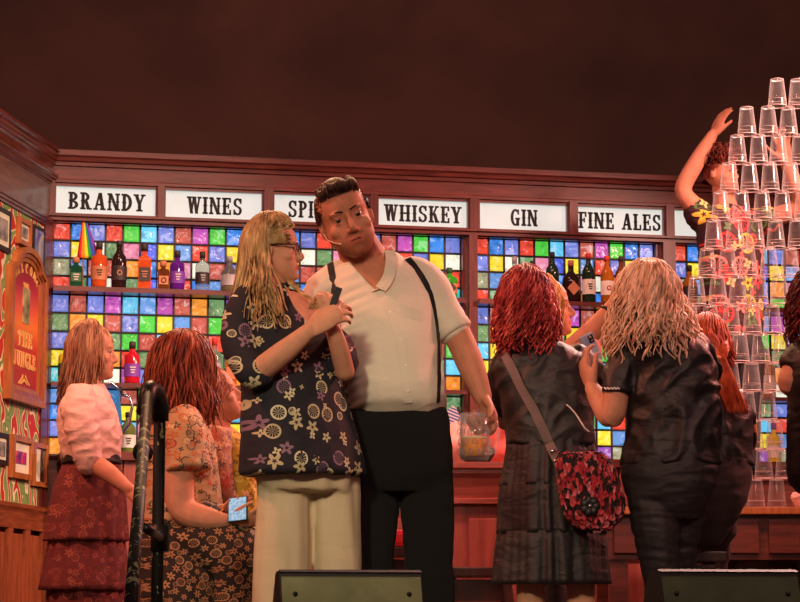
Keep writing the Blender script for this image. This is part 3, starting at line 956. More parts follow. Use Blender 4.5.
# ================================================================== tower of upside-down cups
def m_cup(name='clear_plastic', fac=.85, add=.10, base=0.0):
    m, nt, b = new_mat(name)
    out = nt.nodes['Material Output']
    tr = nt.nodes.new('ShaderNodeBsdfTransparent')
    tr.inputs[0].default_value = (0.97, 0.95, 0.95, 1)
    df = nt.nodes.new('ShaderNodeBsdfDiffuse')
    df.inputs[0].default_value = (0.85, 0.82, 0.82, 1)
    tl = nt.nodes.new('ShaderNodeBsdfTranslucent')
    tl.inputs[0].default_value = (0.85, 0.82, 0.82, 1)
    gl = nt.nodes.new('ShaderNodeBsdfGlossy')
    gl.inputs['Roughness'].default_value = 0.12
    lw = nt.nodes.new('ShaderNodeLayerWeight')
    lw.inputs[0].default_value = 0.22
    n1 = tnoise(nt, coord(nt), 30, 2)
    a = nt.nodes.new('ShaderNodeMixShader')
    a.inputs[0].default_value = 0.5
    nt.links.new(df.outputs[0], a.inputs[1])
    nt.links.new(tl.outputs[0], a.inputs[2])
    g = nt.nodes.new('ShaderNodeMixShader')
    g.inputs[0].default_value = 0.35
    nt.links.new(a.outputs[0], g.inputs[1])
    nt.links.new(gl.outputs[0], g.inputs[2])
    f = mathn(nt, 'ADD', mathn(nt, 'MULTIPLY', lw.outputs['Facing'], fac), mathn(nt, 'MULTIPLY_ADD', n1, add, base))
    x = nt.nodes.new('ShaderNodeMixShader')
    nt.links.new(f, x.inputs[0])
    nt.links.new(tr.outputs[0], x.inputs[1])
    nt.links.new(g.outputs[0], x.inputs[2])
    nt.links.new(x.outputs[0], out.inputs[0])
    return m
M['cup'] = m_cup()
M['mug'] = m_cup('thick_mug_glass', .75, .16, .0)
M['cup_rim'] = plain('plastic_rim', rgb(236, 210, 204), 0.25, vary=0.03, trans=0.4)
YC = 10.75
ROW_Y = [107 + 28.65 * i for i in range(15)]
CH = (P(770, ROW_Y[0], YC).z - P(770, ROW_Y[14], YC).z) / 14
RB, RT = 0.0465, 0.0335
body_me = MB().lathe([(RB, .003), (RB * .985, .02), (RB * .95, .034), (RB * .955, .037), (RB * .94, .04), (RT * 1.02, CH - .012), (RT, CH - .004), (RT * .9, CH - .002),
                      (RT * .86, CH - .008), (.002, CH - .008)], 24, cap=False).mesh('cup_body', M['cup'], True)
def ring_mesh(r, rr, z):
    mb = MB()
    vs, fs = [], []
    n, m_ = 24, 6
    for i in range(n):
        for j in range(m_):
            a, b_ = 2 * PI * i / n, 2 * PI * j / m_
            vs.append(((r + rr * math.cos(b_)) * math.cos(a), (r + rr * math.cos(b_)) * math.sin(a), z + rr * math.sin(b_)))
            fs.append((i * m_ + j, ((i + 1) % n) * m_ + j, ((i + 1) % n) * m_ + (j + 1) % m_, i * m_ + (j + 1) % m_))
    return mb.add(vs, fs)
rim_me = ring_mesh(RB, .0026, .003).mesh('rim', M['cup_rim'], True)
foot_me = ring_mesh(RT * .96, .0016, CH - .003).mesh('base_ring', M['cup_rim'], True)
line_me = ring_mesh(RB * .95, .0011, .037).mesh('stacking_line', M['cup_rim'], True)
LEFT = [777.5, 747.5, 738, 729, 721, 714, 707.5, 697, 690, 699, 690, 706, 713, 702, 694]
RIGHT = [805, 808, 808, 812, 812, 812, 812, 800, 795, 792, 790, 788, 786, 786, 786]
ORD = ['top', 'second', 'third', 'fourth', 'fifth', 'sixth', 'seventh', 'eighth', 'ninth', 'tenth', 'eleventh', 'twelfth', 'thirteenth', 'fourteenth', 'bottom']
POS = ['leftmost', 'second from left', 'third from left', 'fourth from left', 'fifth from left', 'sixth from left', 'seventh from left', 'eighth from left']
for i in range(15):
    x = LEFT[i]
    k = 0
    while x < RIGHT[i]:
        jx = random.uniform(-.4, .4)
        p = P(x + jx, ROW_Y[i], YC)
        e = empty('plastic_cup', (p.x, YC + random.uniform(-.01, .01), ZTB + CH * (14 - i) + .001))
        e.rotation_euler = (0, 0, random.uniform(0, 6))
        tag(e, 'clear upside-down plastic cup, %s in the %s row of the cup tower' % (POS[min(k, 7)], ORD[i]), 'cup', 'plastic cups in the tower')
        link('cup_body', body_me, e)
        link('rim', rim_me, e)
        link('base_ring', foot_me, e)
        link('stacking_line', line_me, e)
        x += 20.7
        k += 1
# paper napkins beside the cups
e = MB().sphere((0, 0, .045), .075, .06, .05, n=14, m=9)
for v in e.v:
    v += noise.noise_vector(v * 30) * .022
    v.z = max(0.001, v.z)
o = e.build('crumpled_napkin', plain('pink_paper', rgb(222, 170, 160), 0.8), loc=(P(806, 500, YC).x, YC - .03, ZTB), smooth=False)
tag(o, 'crumpled pink paper napkin on the table right of the bottom cups', 'napkin')
# ================================================================== stage monitors
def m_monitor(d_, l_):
    m, nt, b = new_mat('green_lit_grille')
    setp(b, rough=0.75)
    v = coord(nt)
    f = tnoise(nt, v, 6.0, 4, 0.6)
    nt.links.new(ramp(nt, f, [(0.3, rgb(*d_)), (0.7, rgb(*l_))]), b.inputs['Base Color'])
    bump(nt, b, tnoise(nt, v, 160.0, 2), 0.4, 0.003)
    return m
M['monitor'] = m_monitor((104, 114, 80), (140, 150, 108))  # green of the stage light put into both panel colours
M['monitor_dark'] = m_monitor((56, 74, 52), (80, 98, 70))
M['monitor_side'] = plain('monitor_black', rgb(18, 18, 18), 0.6)
def monitor(px0, px1, py, Y, yaw, label, pm='monitor'):
    p0, p1 = P(px0, py, Y), P(px1, py, Y)
    w = (p1.x - p0.x) / 2 / math.cos(yaw)
    h = p0.z
    e = empty('stage_monitor', ((p0.x + p1.x) / 2, Y, 0))
    e.rotation_euler = (0, 0, yaw)
    tag(e, label, 'loudspeaker', 'floor monitors')
    prof = [(0.02, h), (-0.044, h), (-0.05, h - .006), (-0.235, 0.0), (0.30, 0.0), (0.30, 0.12), (0.05, h - .01)]
    MB().profile(prof, -w, w).build('cabinet', M['monitor_side'], e)
    # sloping rear panel towards the audience with its lip
    def pt(t, d):
        return (-0.05 - 0.185 * t - d, h - .006 - (h - .006) * t)
    a, b_ = pt(0.03, .008), pt(0.98, .008)
    c, d = pt(0.98, .0), pt(0.02, .0)
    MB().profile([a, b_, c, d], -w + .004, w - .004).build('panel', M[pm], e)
    MB().profile([(-.03, h), (-.05, h - .005), (-.058, h - .003), (-.04, h + .004)], -w, w).build('edge_strip', M['monitor_side'], e)
    for sx in (-1, 1):
        q = pt(0.12, .012)
        MB().sphere((sx * (w - .04), q[0], q[1]), .007, n=8, m=6).build('screw', M['iron'], e)
    return e
monitor(278, 418, 571.5, 6.2, math.radians(10), 'floor monitor with green light painted into its panel in front of the couple')
monitor(652, 793, 571, 6.2, math.radians(10), 'dark floor monitor with green light painted into its panel in front of the cup table', 'monitor_dark')

# ================================================================== handrail of the stage steps
def m_chipped():
    m, nt, b = new_mat('chipped_black_paint')
    v = coord(nt, 'Object', (1, 1, 0.6))
    f = tnoise(nt, v, 46.0, 4, 0.6)
    g = tnoise(nt, v, 3.0, 1)
    t = mathn(nt, 'ADD', f, mathn(nt, 'MULTIPLY', g, 0.35))
    nt.links.new(ramp(nt, t, [(0.0, rgb(10, 11, 11)), (0.79, rgb(140, 150, 112))], 'CONSTANT'), b.inputs['Base Color'])
    setp(b, rough=0.6, spec=0.2)
    return m
M['chipped'] = m_chipped()
yp = 6.7
e = empty('handrail', (P(158, 500, yp).x, yp, 0))
tag(e, 'black scaffold handrail with chipped pale paint in front of the seated women', 'handrail')
O = e.location.copy()
top = P(148, 391, 6.6)
low = P(129, 625, 5.2)
MB().tube([top - O, low - O], .0165, 16).build('sloping_rail', M['chipped'], e, smooth=True)
pt_ = P(160, 400, yp)
MB().tube([(pt_.x - O.x, 0, 0), (pt_.x - O.x, 0, pt_.z)], .0185, 14).build('upright', M['chipped'], e, smooth=True)
q = P(161, 398, yp) - O
MB().tube([top - O + Vector((-.004, -.04, -.07)), top - O + Vector((0, 0, 0)), top - O + Vector((.004, .02, .008)), (top - O) * .35 + q * .65 + Vector((0, 0, .01)), q + Vector((0, 0, -.03)), q + Vector((0, 0, -.07))], [.024, .027, .028, .026, .025, .025], 14).build('elbow_fitting', M['iron'], e, smooth=True)
c = P(143, 452, 6.25) - O
ax = (low - top).normalized()
MB().tube([c - ax * .03, c + ax * .03], .024, 14).build('clamp', M['chipped'], e, smooth=True)
MB().tube([c - ax * .012, c + ax * .012], .029, 14).build('clamp', M['iron'], e, smooth=True)
c2 = P(160, 538, yp) - O
MB().tube([c2 + Vector((0, 0, -.04)), c2 + Vector((0, 0, .04))], .029, 12).build('clamp', M['iron'], e, smooth=True)
c3 = P(146, 528, 6.1) - O
MB().tube([c2, c3], .014, 10).build('crossbar', M['iron'], e, smooth=True)

# ================================================================== stools
def stool(px, Y, seat_w, zt, label, cushion=None, back=False):
    x = P(px, 560, Y).x
    e = empty('bar_stool', (x, Y, 0))
    tag(e, label, 'stool', 'stools at the bar')
    MB().box(-seat_w, seat_w, -seat_w, seat_w, zt - .04, zt).build('seat', M['stool'], e, bevel=.006)
    for sx in (-1, 1):
        for sy in (-1, 1):
            a = Vector((sx * seat_w * .72, sy * seat_w * .72, zt - .04))
            b_ = Vector((sx * seat_w * 1.1, sy * seat_w * 1.1, 0))
            MB().tube([b_, a], [.02, .024], 8).build('leg', M['stool'], e)
    for sy in (-1, 1):
        MB().box(-seat_w * .8, seat_w * .8, sy * seat_w * .75 - .012, sy * seat_w * .75 + .012, zt - .14, zt - .05).build('apron', M['stool'], e)
        MB().box(-seat_w * 1.0, seat_w * 1.0, sy * seat_w * .95 - .012, sy * seat_w * .95 + .012, zt * .35, zt * .35 + .03).build('stretcher', M['stool'], e)
    if cushion:
        mb = MB().box(-seat_w * .95, seat_w * .95, -seat_w * .95, seat_w * .95, zt, zt + .07)
        mb.build('cushion', cushion, e, bevel=.02)
    return e
stool(477, 9.4, .16, P(477, 568, 9.4).z, 'dark wooden stool in front of the bar left of the black skirt')
stool(400, 9.3, .16, P(400, 548, 9.3).z, 'stool with red buttoned cushion seen between the legs of the big man', plain('red_cushion', rgb(196, 30, 50), 0.5))

# ================================================================== things on the bar
def mug(px, py, Y):
    b = P(px, py, Y)
    e = empty('beer_mug', b)
    tag(e, 'dimpled glass beer mug half full of amber beer in the big man\'s hand', 'mug')
    h, r = .152, .047
    m = M['mug']
    MB().lathe([(r * .9, 0), (r, .008), (r * 1.04, h * .5), (r * 1.0, h), (r * .92, h), (r * .94, h * .5), (r * .9, .012), (.002, .012)], 24, cap=False).build('glass', m, e, smooth=True)
    bm_ = plain('amber_beer', rgb(250, 150, 20), 0.15, vary=.15)
    MB().lathe([(r * .86, .014), (r * .91, h * .45)], 20).build('beer', bm_, e, smooth=True)
    MB().lathe([(r * .905, h * .45), (r * .905, h * .50)], 20).build('foam', plain('beer_foam', rgb(240, 214, 170), .8), e, smooth=True)
    MB().tube([(r * .9, .01, h * .85), (r * 1.5, .02, h * .82), (r * 1.62, .02, h * .5), (r * 1.45, .02, h * .22), (r * .95, .01, h * .18)], .009, 8).build('handle', m, e, smooth=True)
    for k in range(4):
        for j in range(10):
            a = 2 * PI * (j + .5 * (k % 2)) / 10
            MB().sphere((r * 1.02 * math.cos(a), r * 1.02 * math.sin(a), .026 + .033 * k), .009, .009, .012, n=8, m=6).build('dimple', m, e, smooth=True)
    return e
mg = mug(475.5, 460.5, 7.3)

# striped cloth, bag and menu lying on the bar
def m_stripes(name, c1, c2, scale, rot=0.0):
    m, nt, b = new_mat(name)
    setp(b, rough=0.8)
    w_ = nt.nodes.new('ShaderNodeTexWave')
    w_.inputs['Scale'].default_value = scale
    w_.inputs['Distortion'].default_value = 0.6
    nt.links.new(coord(nt, 'Object', (1, 1, 1), (0, rot, 0)), w_.inputs['Vector'])
    nt.links.new(ramp(nt, w_.outputs['Fac'], [(0.4, c1), (0.6, c2)]), b.inputs['Base Color'])
    return m
def heap(px, py, Y, sx, sy, sz, mat_, name, label, cat, seed, fr=14, amp=.03):
    p = P(px, py, Y)
    mb = MB().sphere((0, 0, sz * .9), sx, sy, sz, n=28, m=18)
    for v in mb.v:
        v += noise.noise_vector(v * fr + Vector((seed, seed, 0))) * amp
        v.z = max(0.0, v.z)
    o = mb.build(name, mat_, loc=(p.x, Y, ZB), smooth=True)
    tag(o, label, cat)
    return o
heap(457, 462, 10.2, .085, .09, .11, m_stripes('pink_stripe_cloth', rgb(214, 150, 140), rgb(236, 190, 178), 40, 1.2), 'striped_cloth', 'pink striped cloth heaped on the bar left of the beer mug', 'cloth', 2)
heap(497, 462, 10.2, .08, .09, .17, plain('pink_coat', rgb(226, 110, 100), .8), 'folded_coat', 'salmon coat heaped on the bar right of the beer mug', 'coat', 9)
o = heap(478, 462, 9.98, .08, .05, .05, plain('dark_bag', rgb(36, 28, 28), .6), 'handbag', 'small dark handbag on the bar behind the beer mug', 'handbag', 5, amp=.02)
p = P(452, 430, 10.4)
mm = m_stripes('blue_white_print', rgb(60, 110, 190), rgb(220, 220, 224), 22, .6)
o = MB().box(-.09, .09, -.006, .006, -.12, .12).build('striped_menu', mm, loc=(p.x, 10.4, ZB + .152))
o.rotation_euler = (0.2, -0.6, 0)
tag(o, 'blue and white striped menu card leaning on the bar beside the big man', 'menu')
# ================================================================== figure toolkit
from mathutils.bvhtree import BVHTree

def proj(v):
    d = Vector(v) - Vector((0, 0, CAMZ))
    f_ = d.y * math.cos(TH) + d.z * math.sin(TH)
    u_ = -d.y * math.sin(TH) + d.z * math.cos(TH)
    return 400 + FPX * d.x / f_, 301 - FPX * u_ / f_

def cr(pts, sub=5):
    """Catmull-Rom through points (tuples or Vectors as lists of floats)"""
    n = len(pts)
    A = [np.array(p, float) for p in pts]
    out = []
    for i in range(n - 1):
        p0, p1, p2, p3 = A[max(i - 1, 0)], A[i], A[i + 1], A[min(i + 2, n - 1)]
        for s in range(sub):
            t = s / sub
            out.append(0.5 * ((2 * p1) + (-p0 + p2) * t + (2 * p0 - 5 * p1 + 4 * p2 - p3) * t * t + (-p0 + 3 * p1 - 3 * p2 + p3) * t ** 3))
    out.append(A[-1])
    return out

def limb(mb, pts, radii, flat=1.0, ref=None, n=14, sub=5, dome=True):
    q = cr([tuple(p) + (r,) for p, r in zip(pts, radii)], sub)
    P_ = [Vector(a[:3]) for a in q]
    R = [max(1e-3, float(a[3])) for a in q]
    if dome:
        t0 = (P_[0] - P_[1]).normalized()
        t1 = (P_[-1] - P_[-2]).normalized()
        P_ = [P_[0] + t0 * R[0] * .8, P_[0] + t0 * R[0] * .5] + P_ + [P_[-1] + t1 * R[-1] * .5, P_[-1] + t1 * R[-1] * .8]
        R = [R[0] * .45, R[0] * .82] + R + [R[-1] * .82, R[-1] * .45]
    mb.tube(P_, R, n, True, flat, ref)

def torso(mb, secs, yaw=0.0, n=28, p=0.86, sub=4, pleat=None, lean=None):
    """secs: (centre, half width, half depth); yaw turns the width axis. pleat(t, a) scales a ring"""
    q = cr([tuple(c) + (w, d) for c, w, d in secs], sub)
    Rv = Vector((math.cos(yaw), math.sin(yaw), 0))
    Fv = Vector((math.sin(yaw), -math.cos(yaw), 0))
    vs, fs = [], []
    m = len(q)
    for i, a in enumerate(q):
        c = Vector(a[:3])
        for k in range(n):
            t = 2 * PI * k / n
            cx, cy = math.cos(t), math.sin(t)
            s = 1.0 if pleat is None else pleat(i / (m - 1), t)
            x = math.copysign(abs(cx) ** p, cx) * a[3] * s
            y = math.copysign(abs(cy) ** p, cy) * a[4] * s
            vs.append(c + Rv * x + Fv * y)
    for i in range(m - 1):
        for k in range(n):
            fs.append((i * n + k, i * n + (k + 1) % n, (i + 1) * n + (k + 1) % n, (i + 1) * n + k))
    fs.append(tuple(range(n - 1, -1, -1)))
    fs.append(tuple(range((m - 1) * n, m * n)))
    mb.add(vs, fs)

def fuse(mb, name, mat, parent, voxel=0.006, smooth=3, disp=None, cut=None, thick=0.0, paint=None):
    """weld overlapping closed shapes into one continuous skin"""
    me = mb.mesh(name)
    o = link(name + '_tmp', me)
    r = o.modifiers.new('r', 'REMESH')
    r.mode = 'VOXEL'
    r.voxel_size = voxel
    s = o.modifiers.new('s', 'SMOOTH')
    s.iterations = smooth
    s.factor = 0.5
    dg = bpy.context.evaluated_depsgraph_get()
    m2 = bpy.data.meshes.new_from_object(o.evaluated_get(dg))
    bpy.data.objects.remove(o)
    bpy.data.meshes.remove(me)
    m2.name = name
    nv = len(m2.vertices)
    co = np.empty(nv * 3)
    m2.vertices.foreach_get('co', co)
    co = co.reshape(-1, 3)
    no = np.empty(nv * 3)
    m2.vertex_normals.foreach_get('vector', no)
    no = no.reshape(-1, 3)
    if disp is not None:
        d = np.array([disp(Vector(c), Vector(q)) for c, q in zip(co, no)])
        co = co + no * d[:, None]
        m2.vertices.foreach_set('co', co.ravel())
    if cut is not None:
        bm = bmesh.new()
        bm.from_mesh(m2)
        kill = [v for v in bm.verts if cut(v.co, v.normal)]
        bmesh.ops.delete(bm, geom=kill, context='VERTS')
        loose = [f for f in bm.faces if sum(1 for e_ in f.edges if e_.is_boundary) >= 2]
        bmesh.ops.delete(bm, geom=loose, context='FACES')
        bmesh.ops.delete(bm, geom=[v for v in bm.verts if not v.link_faces], context='VERTS')
        for _ in range(14):                          # even out the cut edge
            bd_ = [v for v in bm.verts if v.is_boundary]
            new = {}
            for v in bd_:
                nb = [e_.other_vert(v).co for e_ in v.link_edges if e_.is_boundary]
                if len(nb) == 2:
                    new[v] = v.co * .4 + (nb[0] + nb[1]) * .3
            for v, c_ in new.items():
                v.co = c_
        bm.to_mesh(m2)
        bm.free()
    if paint is not None:
        at = m2.color_attributes.new('Col', 'FLOAT_COLOR', 'POINT')
        for i, v in enumerate(m2.vertices):
            at.data[i].color = paint(v.co)
    off = parent.location
    m2.transform(Matrix.Translation(-Vector(off)))
    for p in m2.polygons:
        p.use_smooth = True
    m2.materials.append(mat)
    ob = link(name, m2, parent)
    if thick > 0:
        t = ob.modifiers.new('thick', 'SOLIDIFY')
        t.thickness = thick
        t.offset = 1
    return ob

def bvh_of(o, off):
    me = o.data
    return BVHTree.FromPolygons([v.co + off for v in me.vertices], [tuple(p.vertices) for p in me.polygons])

def inpoly(x, y, poly):
    c = False
    j = len(poly) - 1
    for i in range(len(poly)):
        xi, yi = poly[i]
        xj, yj = poly[j]
        if (yi > y) != (yj > y) and x < (xj - xi) * (y - yi) / (yj - yi) + xi:
            c = not c
        j = i
    return c

def wrinkle(amp, sc=(9, 9, 26), seed=0.0, ridge=True):
    def f(c, n):
        q = Vector((c.x * sc[0] + seed, c.y * sc[1], c.z * sc[2] + seed * 2))
        v = noise.noise(q) * .7 + noise.noise(q * 2.1) * .3
        return amp * ((1 - 2 * abs(v)) if ridge else v)
    return f

# ---- heads
HEAD = [(-.004, .068, .030, .016), (.008, .082, .012, .031), (.028, .085, -.012, .046), (.050, .086, -.038, .055), (.070, .085, -.062, .061), (.090, .083, -.080, .066),
        (.110, .081, -.090, .070), (.126, .083, -.096, .072), (.140, .088, -.098, .074), (.165, .086, -.101, .075), (.190, .074, -.096, .070), (.210, .052, -.080, .058),
        (.225, .024, -.052, .036), (.233, .000, -.025, .012)]

def head_frame(px, py, Y, yaw=0, pitch=0, roll=0, k=1.0):
    r = math.radians
    return Matrix.Translation(P(px, py, Y)) @ Matrix.Rotation(r(yaw), 4, 'Z') @ Matrix.Rotation(r(roll), 4, 'Y') @ Matrix.Rotation(r(pitch), 4, 'X') @ Matrix.Scale(k, 4)

def L3(x, f, z):
    return Vector((x, -f, z - .115))

def head(mb, HM, jaw=1.0, nose=1.0, ears=True, fat=0.0):
    h = MB()
    n = 32
    q = cr([(z, f, b, w) for z, f, b, w in HEAD], 3)
    vs, fs = [], []
    for a in q:
        z, f, b, w = a
        jw = 1 + (jaw - 1) * max(0, min(1, (.10 - z) / .05)) + fat * math.exp(-((z - .05) / .04) ** 2)
        for i in range(n):
            t = 2 * PI * i / n
            sx, cy = math.sin(t), math.cos(t)
            x = math.copysign(abs(sx) ** .86, sx) * w * jw
            y = (f + b) / 2 + (f - b) / 2 * math.copysign(abs(cy) ** .9, cy)
            if y > .03:
                y -= .013 * math.exp(-((abs(x) - .031) / .014) ** 2 - ((z - .117) / .011) ** 2)
            vs.append(L3(x, y, z))
    m = len(q)
    for i in range(m - 1):
        for k in range(n):
            fs.append((i * n + k, i * n + (k + 1) % n, (i + 1) * n + (k + 1) % n, (i + 1) * n + k))
    fs.append(tuple(range(n - 1, -1, -1)))
    fs.append(tuple(range((m - 1) * n, m * n)))
    h.add(vs, fs)
    limb(h, [L3(0, .080, .132), L3(0, .090, .108), L3(0, .097 + .007 * nose, .084), L3(0, .092, .074)], [.007, .0085, .0105 * nose, .007], sub=3, n=10)
    for s in (-1, 1):
        h.sphere(L3(s * .0115, .090, .077), .0082, n=10, m=8)
        h.sphere(L3(s * .030, .080, .138), .022, .009, .006, n=12, m=8)
        h.sphere(L3(s * .031, .0745, .1232), .0155, .0085, .0056, n=12, m=8)
        h.sphere(L3(s * .031, .0715, .1085), .0145, .008, .0045, n=12, m=8)
        h.sphere(L3(s * .042, .055, .086), .024, .022, .022, n=12, m=8)
        if ears:
            h.sphere(L3(s * .0765, -.008, .108), .008, .018, .031, Matrix.Rotation(s * .25, 3, 'Z') @ Matrix.Rotation(-.15, 3, 'X'), n=12, m=8)
    h.sphere(L3(0, .0850, .0525), .021, .0068, .0046, n=14, m=8)
    h.sphere(L3(0, .0835, .0425), .018, .0075, .0056, n=14, m=8)
    for s in (-1, 1):
        h.sphere(L3(s * .012, .083, .046), .012, .006, .0045, n=10, m=6)
    h.sphere(L3(0, .074, .014), .019 * jaw, .016, .015, n=12, m=8)
    h.move(HM)
    mb.add(h.v, h.f)

M['shaded_eye_white'] = plain('shaded_eye_white', rgb(150, 132, 122), 0.3, vary=0.02)  # darkened to carry the shade of the eye sockets
M['iris'] = plain('iris_dark', rgb(40, 28, 22), 0.15, vary=0.02)
def eyes(parent, HM):
    off = Vector(parent.location)
    T = Matrix.Translation(-off)
    for s in (-1, 1):
        e_ = MB().sphere(L3(s * .031, .0665, .1165), .0128, n=14, m=10).move(T @ HM).build('eye', M['shaded_eye_white'], parent, smooth=True)
        MB().sphere(L3(s * .0312, .0772, .1165), .0072, .0032, .0072, n=12, m=8).move(T @ HM).build('iris', M['iris'], e_, smooth=True)

def mouth(parent, HM):
    mb = MB().sphere(L3(0, .0905, .0478), .0175, .0022, .0019, n=12, m=6)
    mb.move(Matrix.Translation(-Vector(parent.location)) @ HM).build('mouth_line', plain('mouth_dark', rgb(70, 24, 22), .5, vary=.02), parent, smooth=True)

def core(mb, *chains):
    """body under the clothes that ties the shown skin into one figure"""
    for c in chains:
        limb(mb, c, [.03] * len(c), n=10, sub=3)

def brows(parent, HM, mat, w=.0045):
    T = Matrix.Translation(-Vector(parent.location))
    for s in (-1, 1):
        mb = MB()
        mb.tube([L3(s * .012, .0885, .137), L3(s * .028, .0885, .1415), L3(s * .046, .074, .138)], [w, w * 1.15, w * .5], 8, True, .5)
        mb.move(T @ HM).build('eyebrow', mat, parent, smooth=True)

# ---- hands
def hand(mb, wrist, d, pn, side, size=1.0, curl=(20, 25, 20), spread=8, thumb=(35, 15), curls=None, palm=True):
    """wrist point; d towards the knuckles; pn out of the palm; side = direction of the thumb side"""
    d = Vector(d).normalized()
    pn = Vector(pn)
    pn = (pn - d * pn.dot(d)).normalized()
    sd = d.cross(pn)
    if sd.dot(Vector(side)) < 0:
        sd = -sd
    k = size
    wrist = Vector(wrist)
    # palm
    limb(mb, [wrist - d * .01 * k, wrist + d * .03 * k, wrist + d * .065 * k, wrist + d * .088 * k], [.027 * k, .036 * k, .041 * k, .037 * k], .42, pn, sub=3, n=16)
    ln = [(.042, .026, .021), (.047, .029, .022), (.043, .027, .021), (.033, .020, .018)]
    for i in range(4):
        off = (.030 - i * .020) * k
        b = wrist + d * (.088 - .004 * abs(i - 1.2)) * k + sd * off
        a = math.radians((1.3 - i) * spread)
        fd = (d * math.cos(a) + sd * math.sin(a)).normalized()
        pts = [b - fd * .012 * k, b]
        ang = 0
        cs = curls[i] if curls else curl
        p = b.copy()
        for j in range(3):
            ang += math.radians(cs[j])
            v = fd * math.cos(ang) + pn * math.sin(ang)
            p = p + v * ln[i][j] * k
            pts.append(p.copy())
        r = [.0098, .0096, .0088, .0078, .0066] if i < 3 else [.0085, .0083, .0075, .0066, .0056]
        limb(mb, pts, [x * k for x in r], sub=3, n=10)
    b = wrist + d * .022 * k + sd * .024 * k + pn * .006 * k
    a = math.radians(thumb[0])
    v1 = (d * math.cos(a) + sd * math.sin(a) + pn * .25).normalized()
    p1 = b + v1 * .042 * k
    a2 = a - math.radians(thumb[1])
    v2 = (d * math.cos(a2) + sd * math.sin(a2) + pn * .35).normalized()
    p2 = p1 + v2 * .032 * k
    v3 = (d * math.cos(a2 - .2) + sd * math.sin(a2 - .2) + pn * .5).normalized()
    p3 = p2 + v3 * .024 * k
    limb(mb, [b - v1 * .01 * k, b, p1, p2, p3], [.014 * k, .0145 * k, .0115 * k, .0098 * k, .0078 * k], sub=3, n=10)

# ---- hair
def strand(mb, pts, r0, r1, n=4, flat=.6):
    m = len(pts)
    r0 *= .6
    rs = [r0 * (0.55 + 0.45 * min(1, i / (m * .25))) * (1 - (i / (m - 1)) ** 3) + r1 * (i / (m - 1)) ** 3 for i in range(m)]
    mb.tube(pts, rs, n, True, flat)

def locks(mb, HM, n, phi=(0, 360), th0=(4, 40), th1=(80, 100), length=(.1, .2), wave=.004, freq=30, r=(.006, .002), drift=(0, 0, 0), flare=.0, rad=(.083, .106, .128),
          cz=.012, cy=.008, seed=1, steps=14, curl=False, up=None, layer=.012, tip=0.0, dj=.06):
    """locks that follow the scalp from the crown and then fall"""
    rg = random.Random(seed)
    gz = Vector((0, 0, -1))
    k = HM.to_scale().x
    for i in range(int(n * 2.2)):
        ph = math.radians(rg.uniform(*phi))
        t0 = math.radians(rg.uniform(*th0))
        t1 = math.radians(rg.uniform(*th1))
        if t1 < t0 + .1:
            t1 = t0 + .1
        L = rg.uniform(*length)
        dr = Vector(drift) + Vector((rg.uniform(-dj, dj), rg.uniform(-dj, dj), 0))
        ly_ = 1.0 + rg.uniform(0, layer) / .1
        pts = []
        ns = 6
        wob = rg.uniform(-.12, .12)
        for j in range(ns + 1):
            t = t0 + (t1 - t0) * j / ns
            a = ph + wob * j / ns
            pts.append(HM @ Vector((rad[0] * ly_ * math.sin(t) * math.sin(a), cy - rad[1] * ly_ * math.sin(t) * math.cos(a), cz + rad[2] * ly_ * math.cos(t))))
        last = pts[-1]
        v = (pts[-1] - pts[-2]).normalized()
        c0 = HM @ Vector((0, cy, cz))
        outv = (last - c0)
        outv.z = 0
        if outv.length > 1e-4:
            outv.normalize()
        mN = max(2, int(steps * L / .25))
        for j in range(1, mN + 1):
            s = j / mN
            dirv = v.lerp(gz + outv * flare + dr, min(1, s * 2.2)).normalized()
            last = last + dirv * (L / mN)
            pts.append(last.copy())
        # dense resample and waves
        q = [Vector(a) for a in cr([tuple(p) for p in pts], 2 if curl else 1)]
        f0, f1 = rg.uniform(0, 6), rg.uniform(0, 6)
        out = []
        acc = 0
        for j, p in enumerate(q):
            if j:
                acc += (q[j] - q[j - 1]).length
            s = j / (len(q) - 1)
            t = (q[min(j + 1, len(q) - 1)] - q[max(j - 1, 0)]).normalized()
            e1 = t.cross(Vector((.3, 1, .2))).normalized()
            e2 = t.cross(e1)
            am = wave * (0.15 + .85 * min(1, s * 1.6))
            if curl:
                p = p + e1 * am * math.cos(acc * freq + f0) + e2 * am * math.sin(acc * freq + f0)
            else:
                p = p + e1 * am * math.sin(acc * freq + f0) + e2 * am * .6 * math.sin(acc * freq * .7 + f1)
            if tip:
                p = p + outv * tip * s ** 4
            out.append(p)
        rr = rg.uniform(.75, 1.25)
        strand(mb, out, r[0] * rr, r[1] * rr)

def hair_cap(mb, HM, rad=(.080, .104, .124), cz=.010, cy=.010, line=.05, front=.02, low=-.09):
    """scalp cover: an ellipsoid without the face"""
    s = MB().sphere((0, cy, cz), *rad, n=56, m=40)
    keep = set()
    zz = [low, -.03, 0, .02, .045, line, line + .014]
    ff = [-.02, -.015, .012, .034, .052, .064, .3]
    for i, v in enumerate(s.v):
        if v.z >= low and -v.y <= np.interp(v.z, zz, ff):
            keep.add(i)
    fs = [f for f in s.f if all(i in keep for i in f)]
    mb.add([HM @ v for v in s.v], fs)

def m_hair(name, c0, c1, c2, rough=.42, scale=55):
    m, nt, b = new_mat(name)
    setp(b, rough=rough + .12, spec=.3)
    v = coord(nt, 'Object', (1, 1, .22))
    f = tnoise(nt, v, scale, 3, .6)
    nt.links.new(ramp(nt, f, [(.3, c0), (.5, c1), (.7, c2)]), b.inputs['Base Color'])
    bump(nt, b, tnoise(nt, v, scale * 3, 2), .35, .004)
    return m

def hair_obj(mb, name, mat, parent):
    return mb.move(Matrix.Translation(-Vector(parent.location))).build(name, mat, parent, smooth=True)

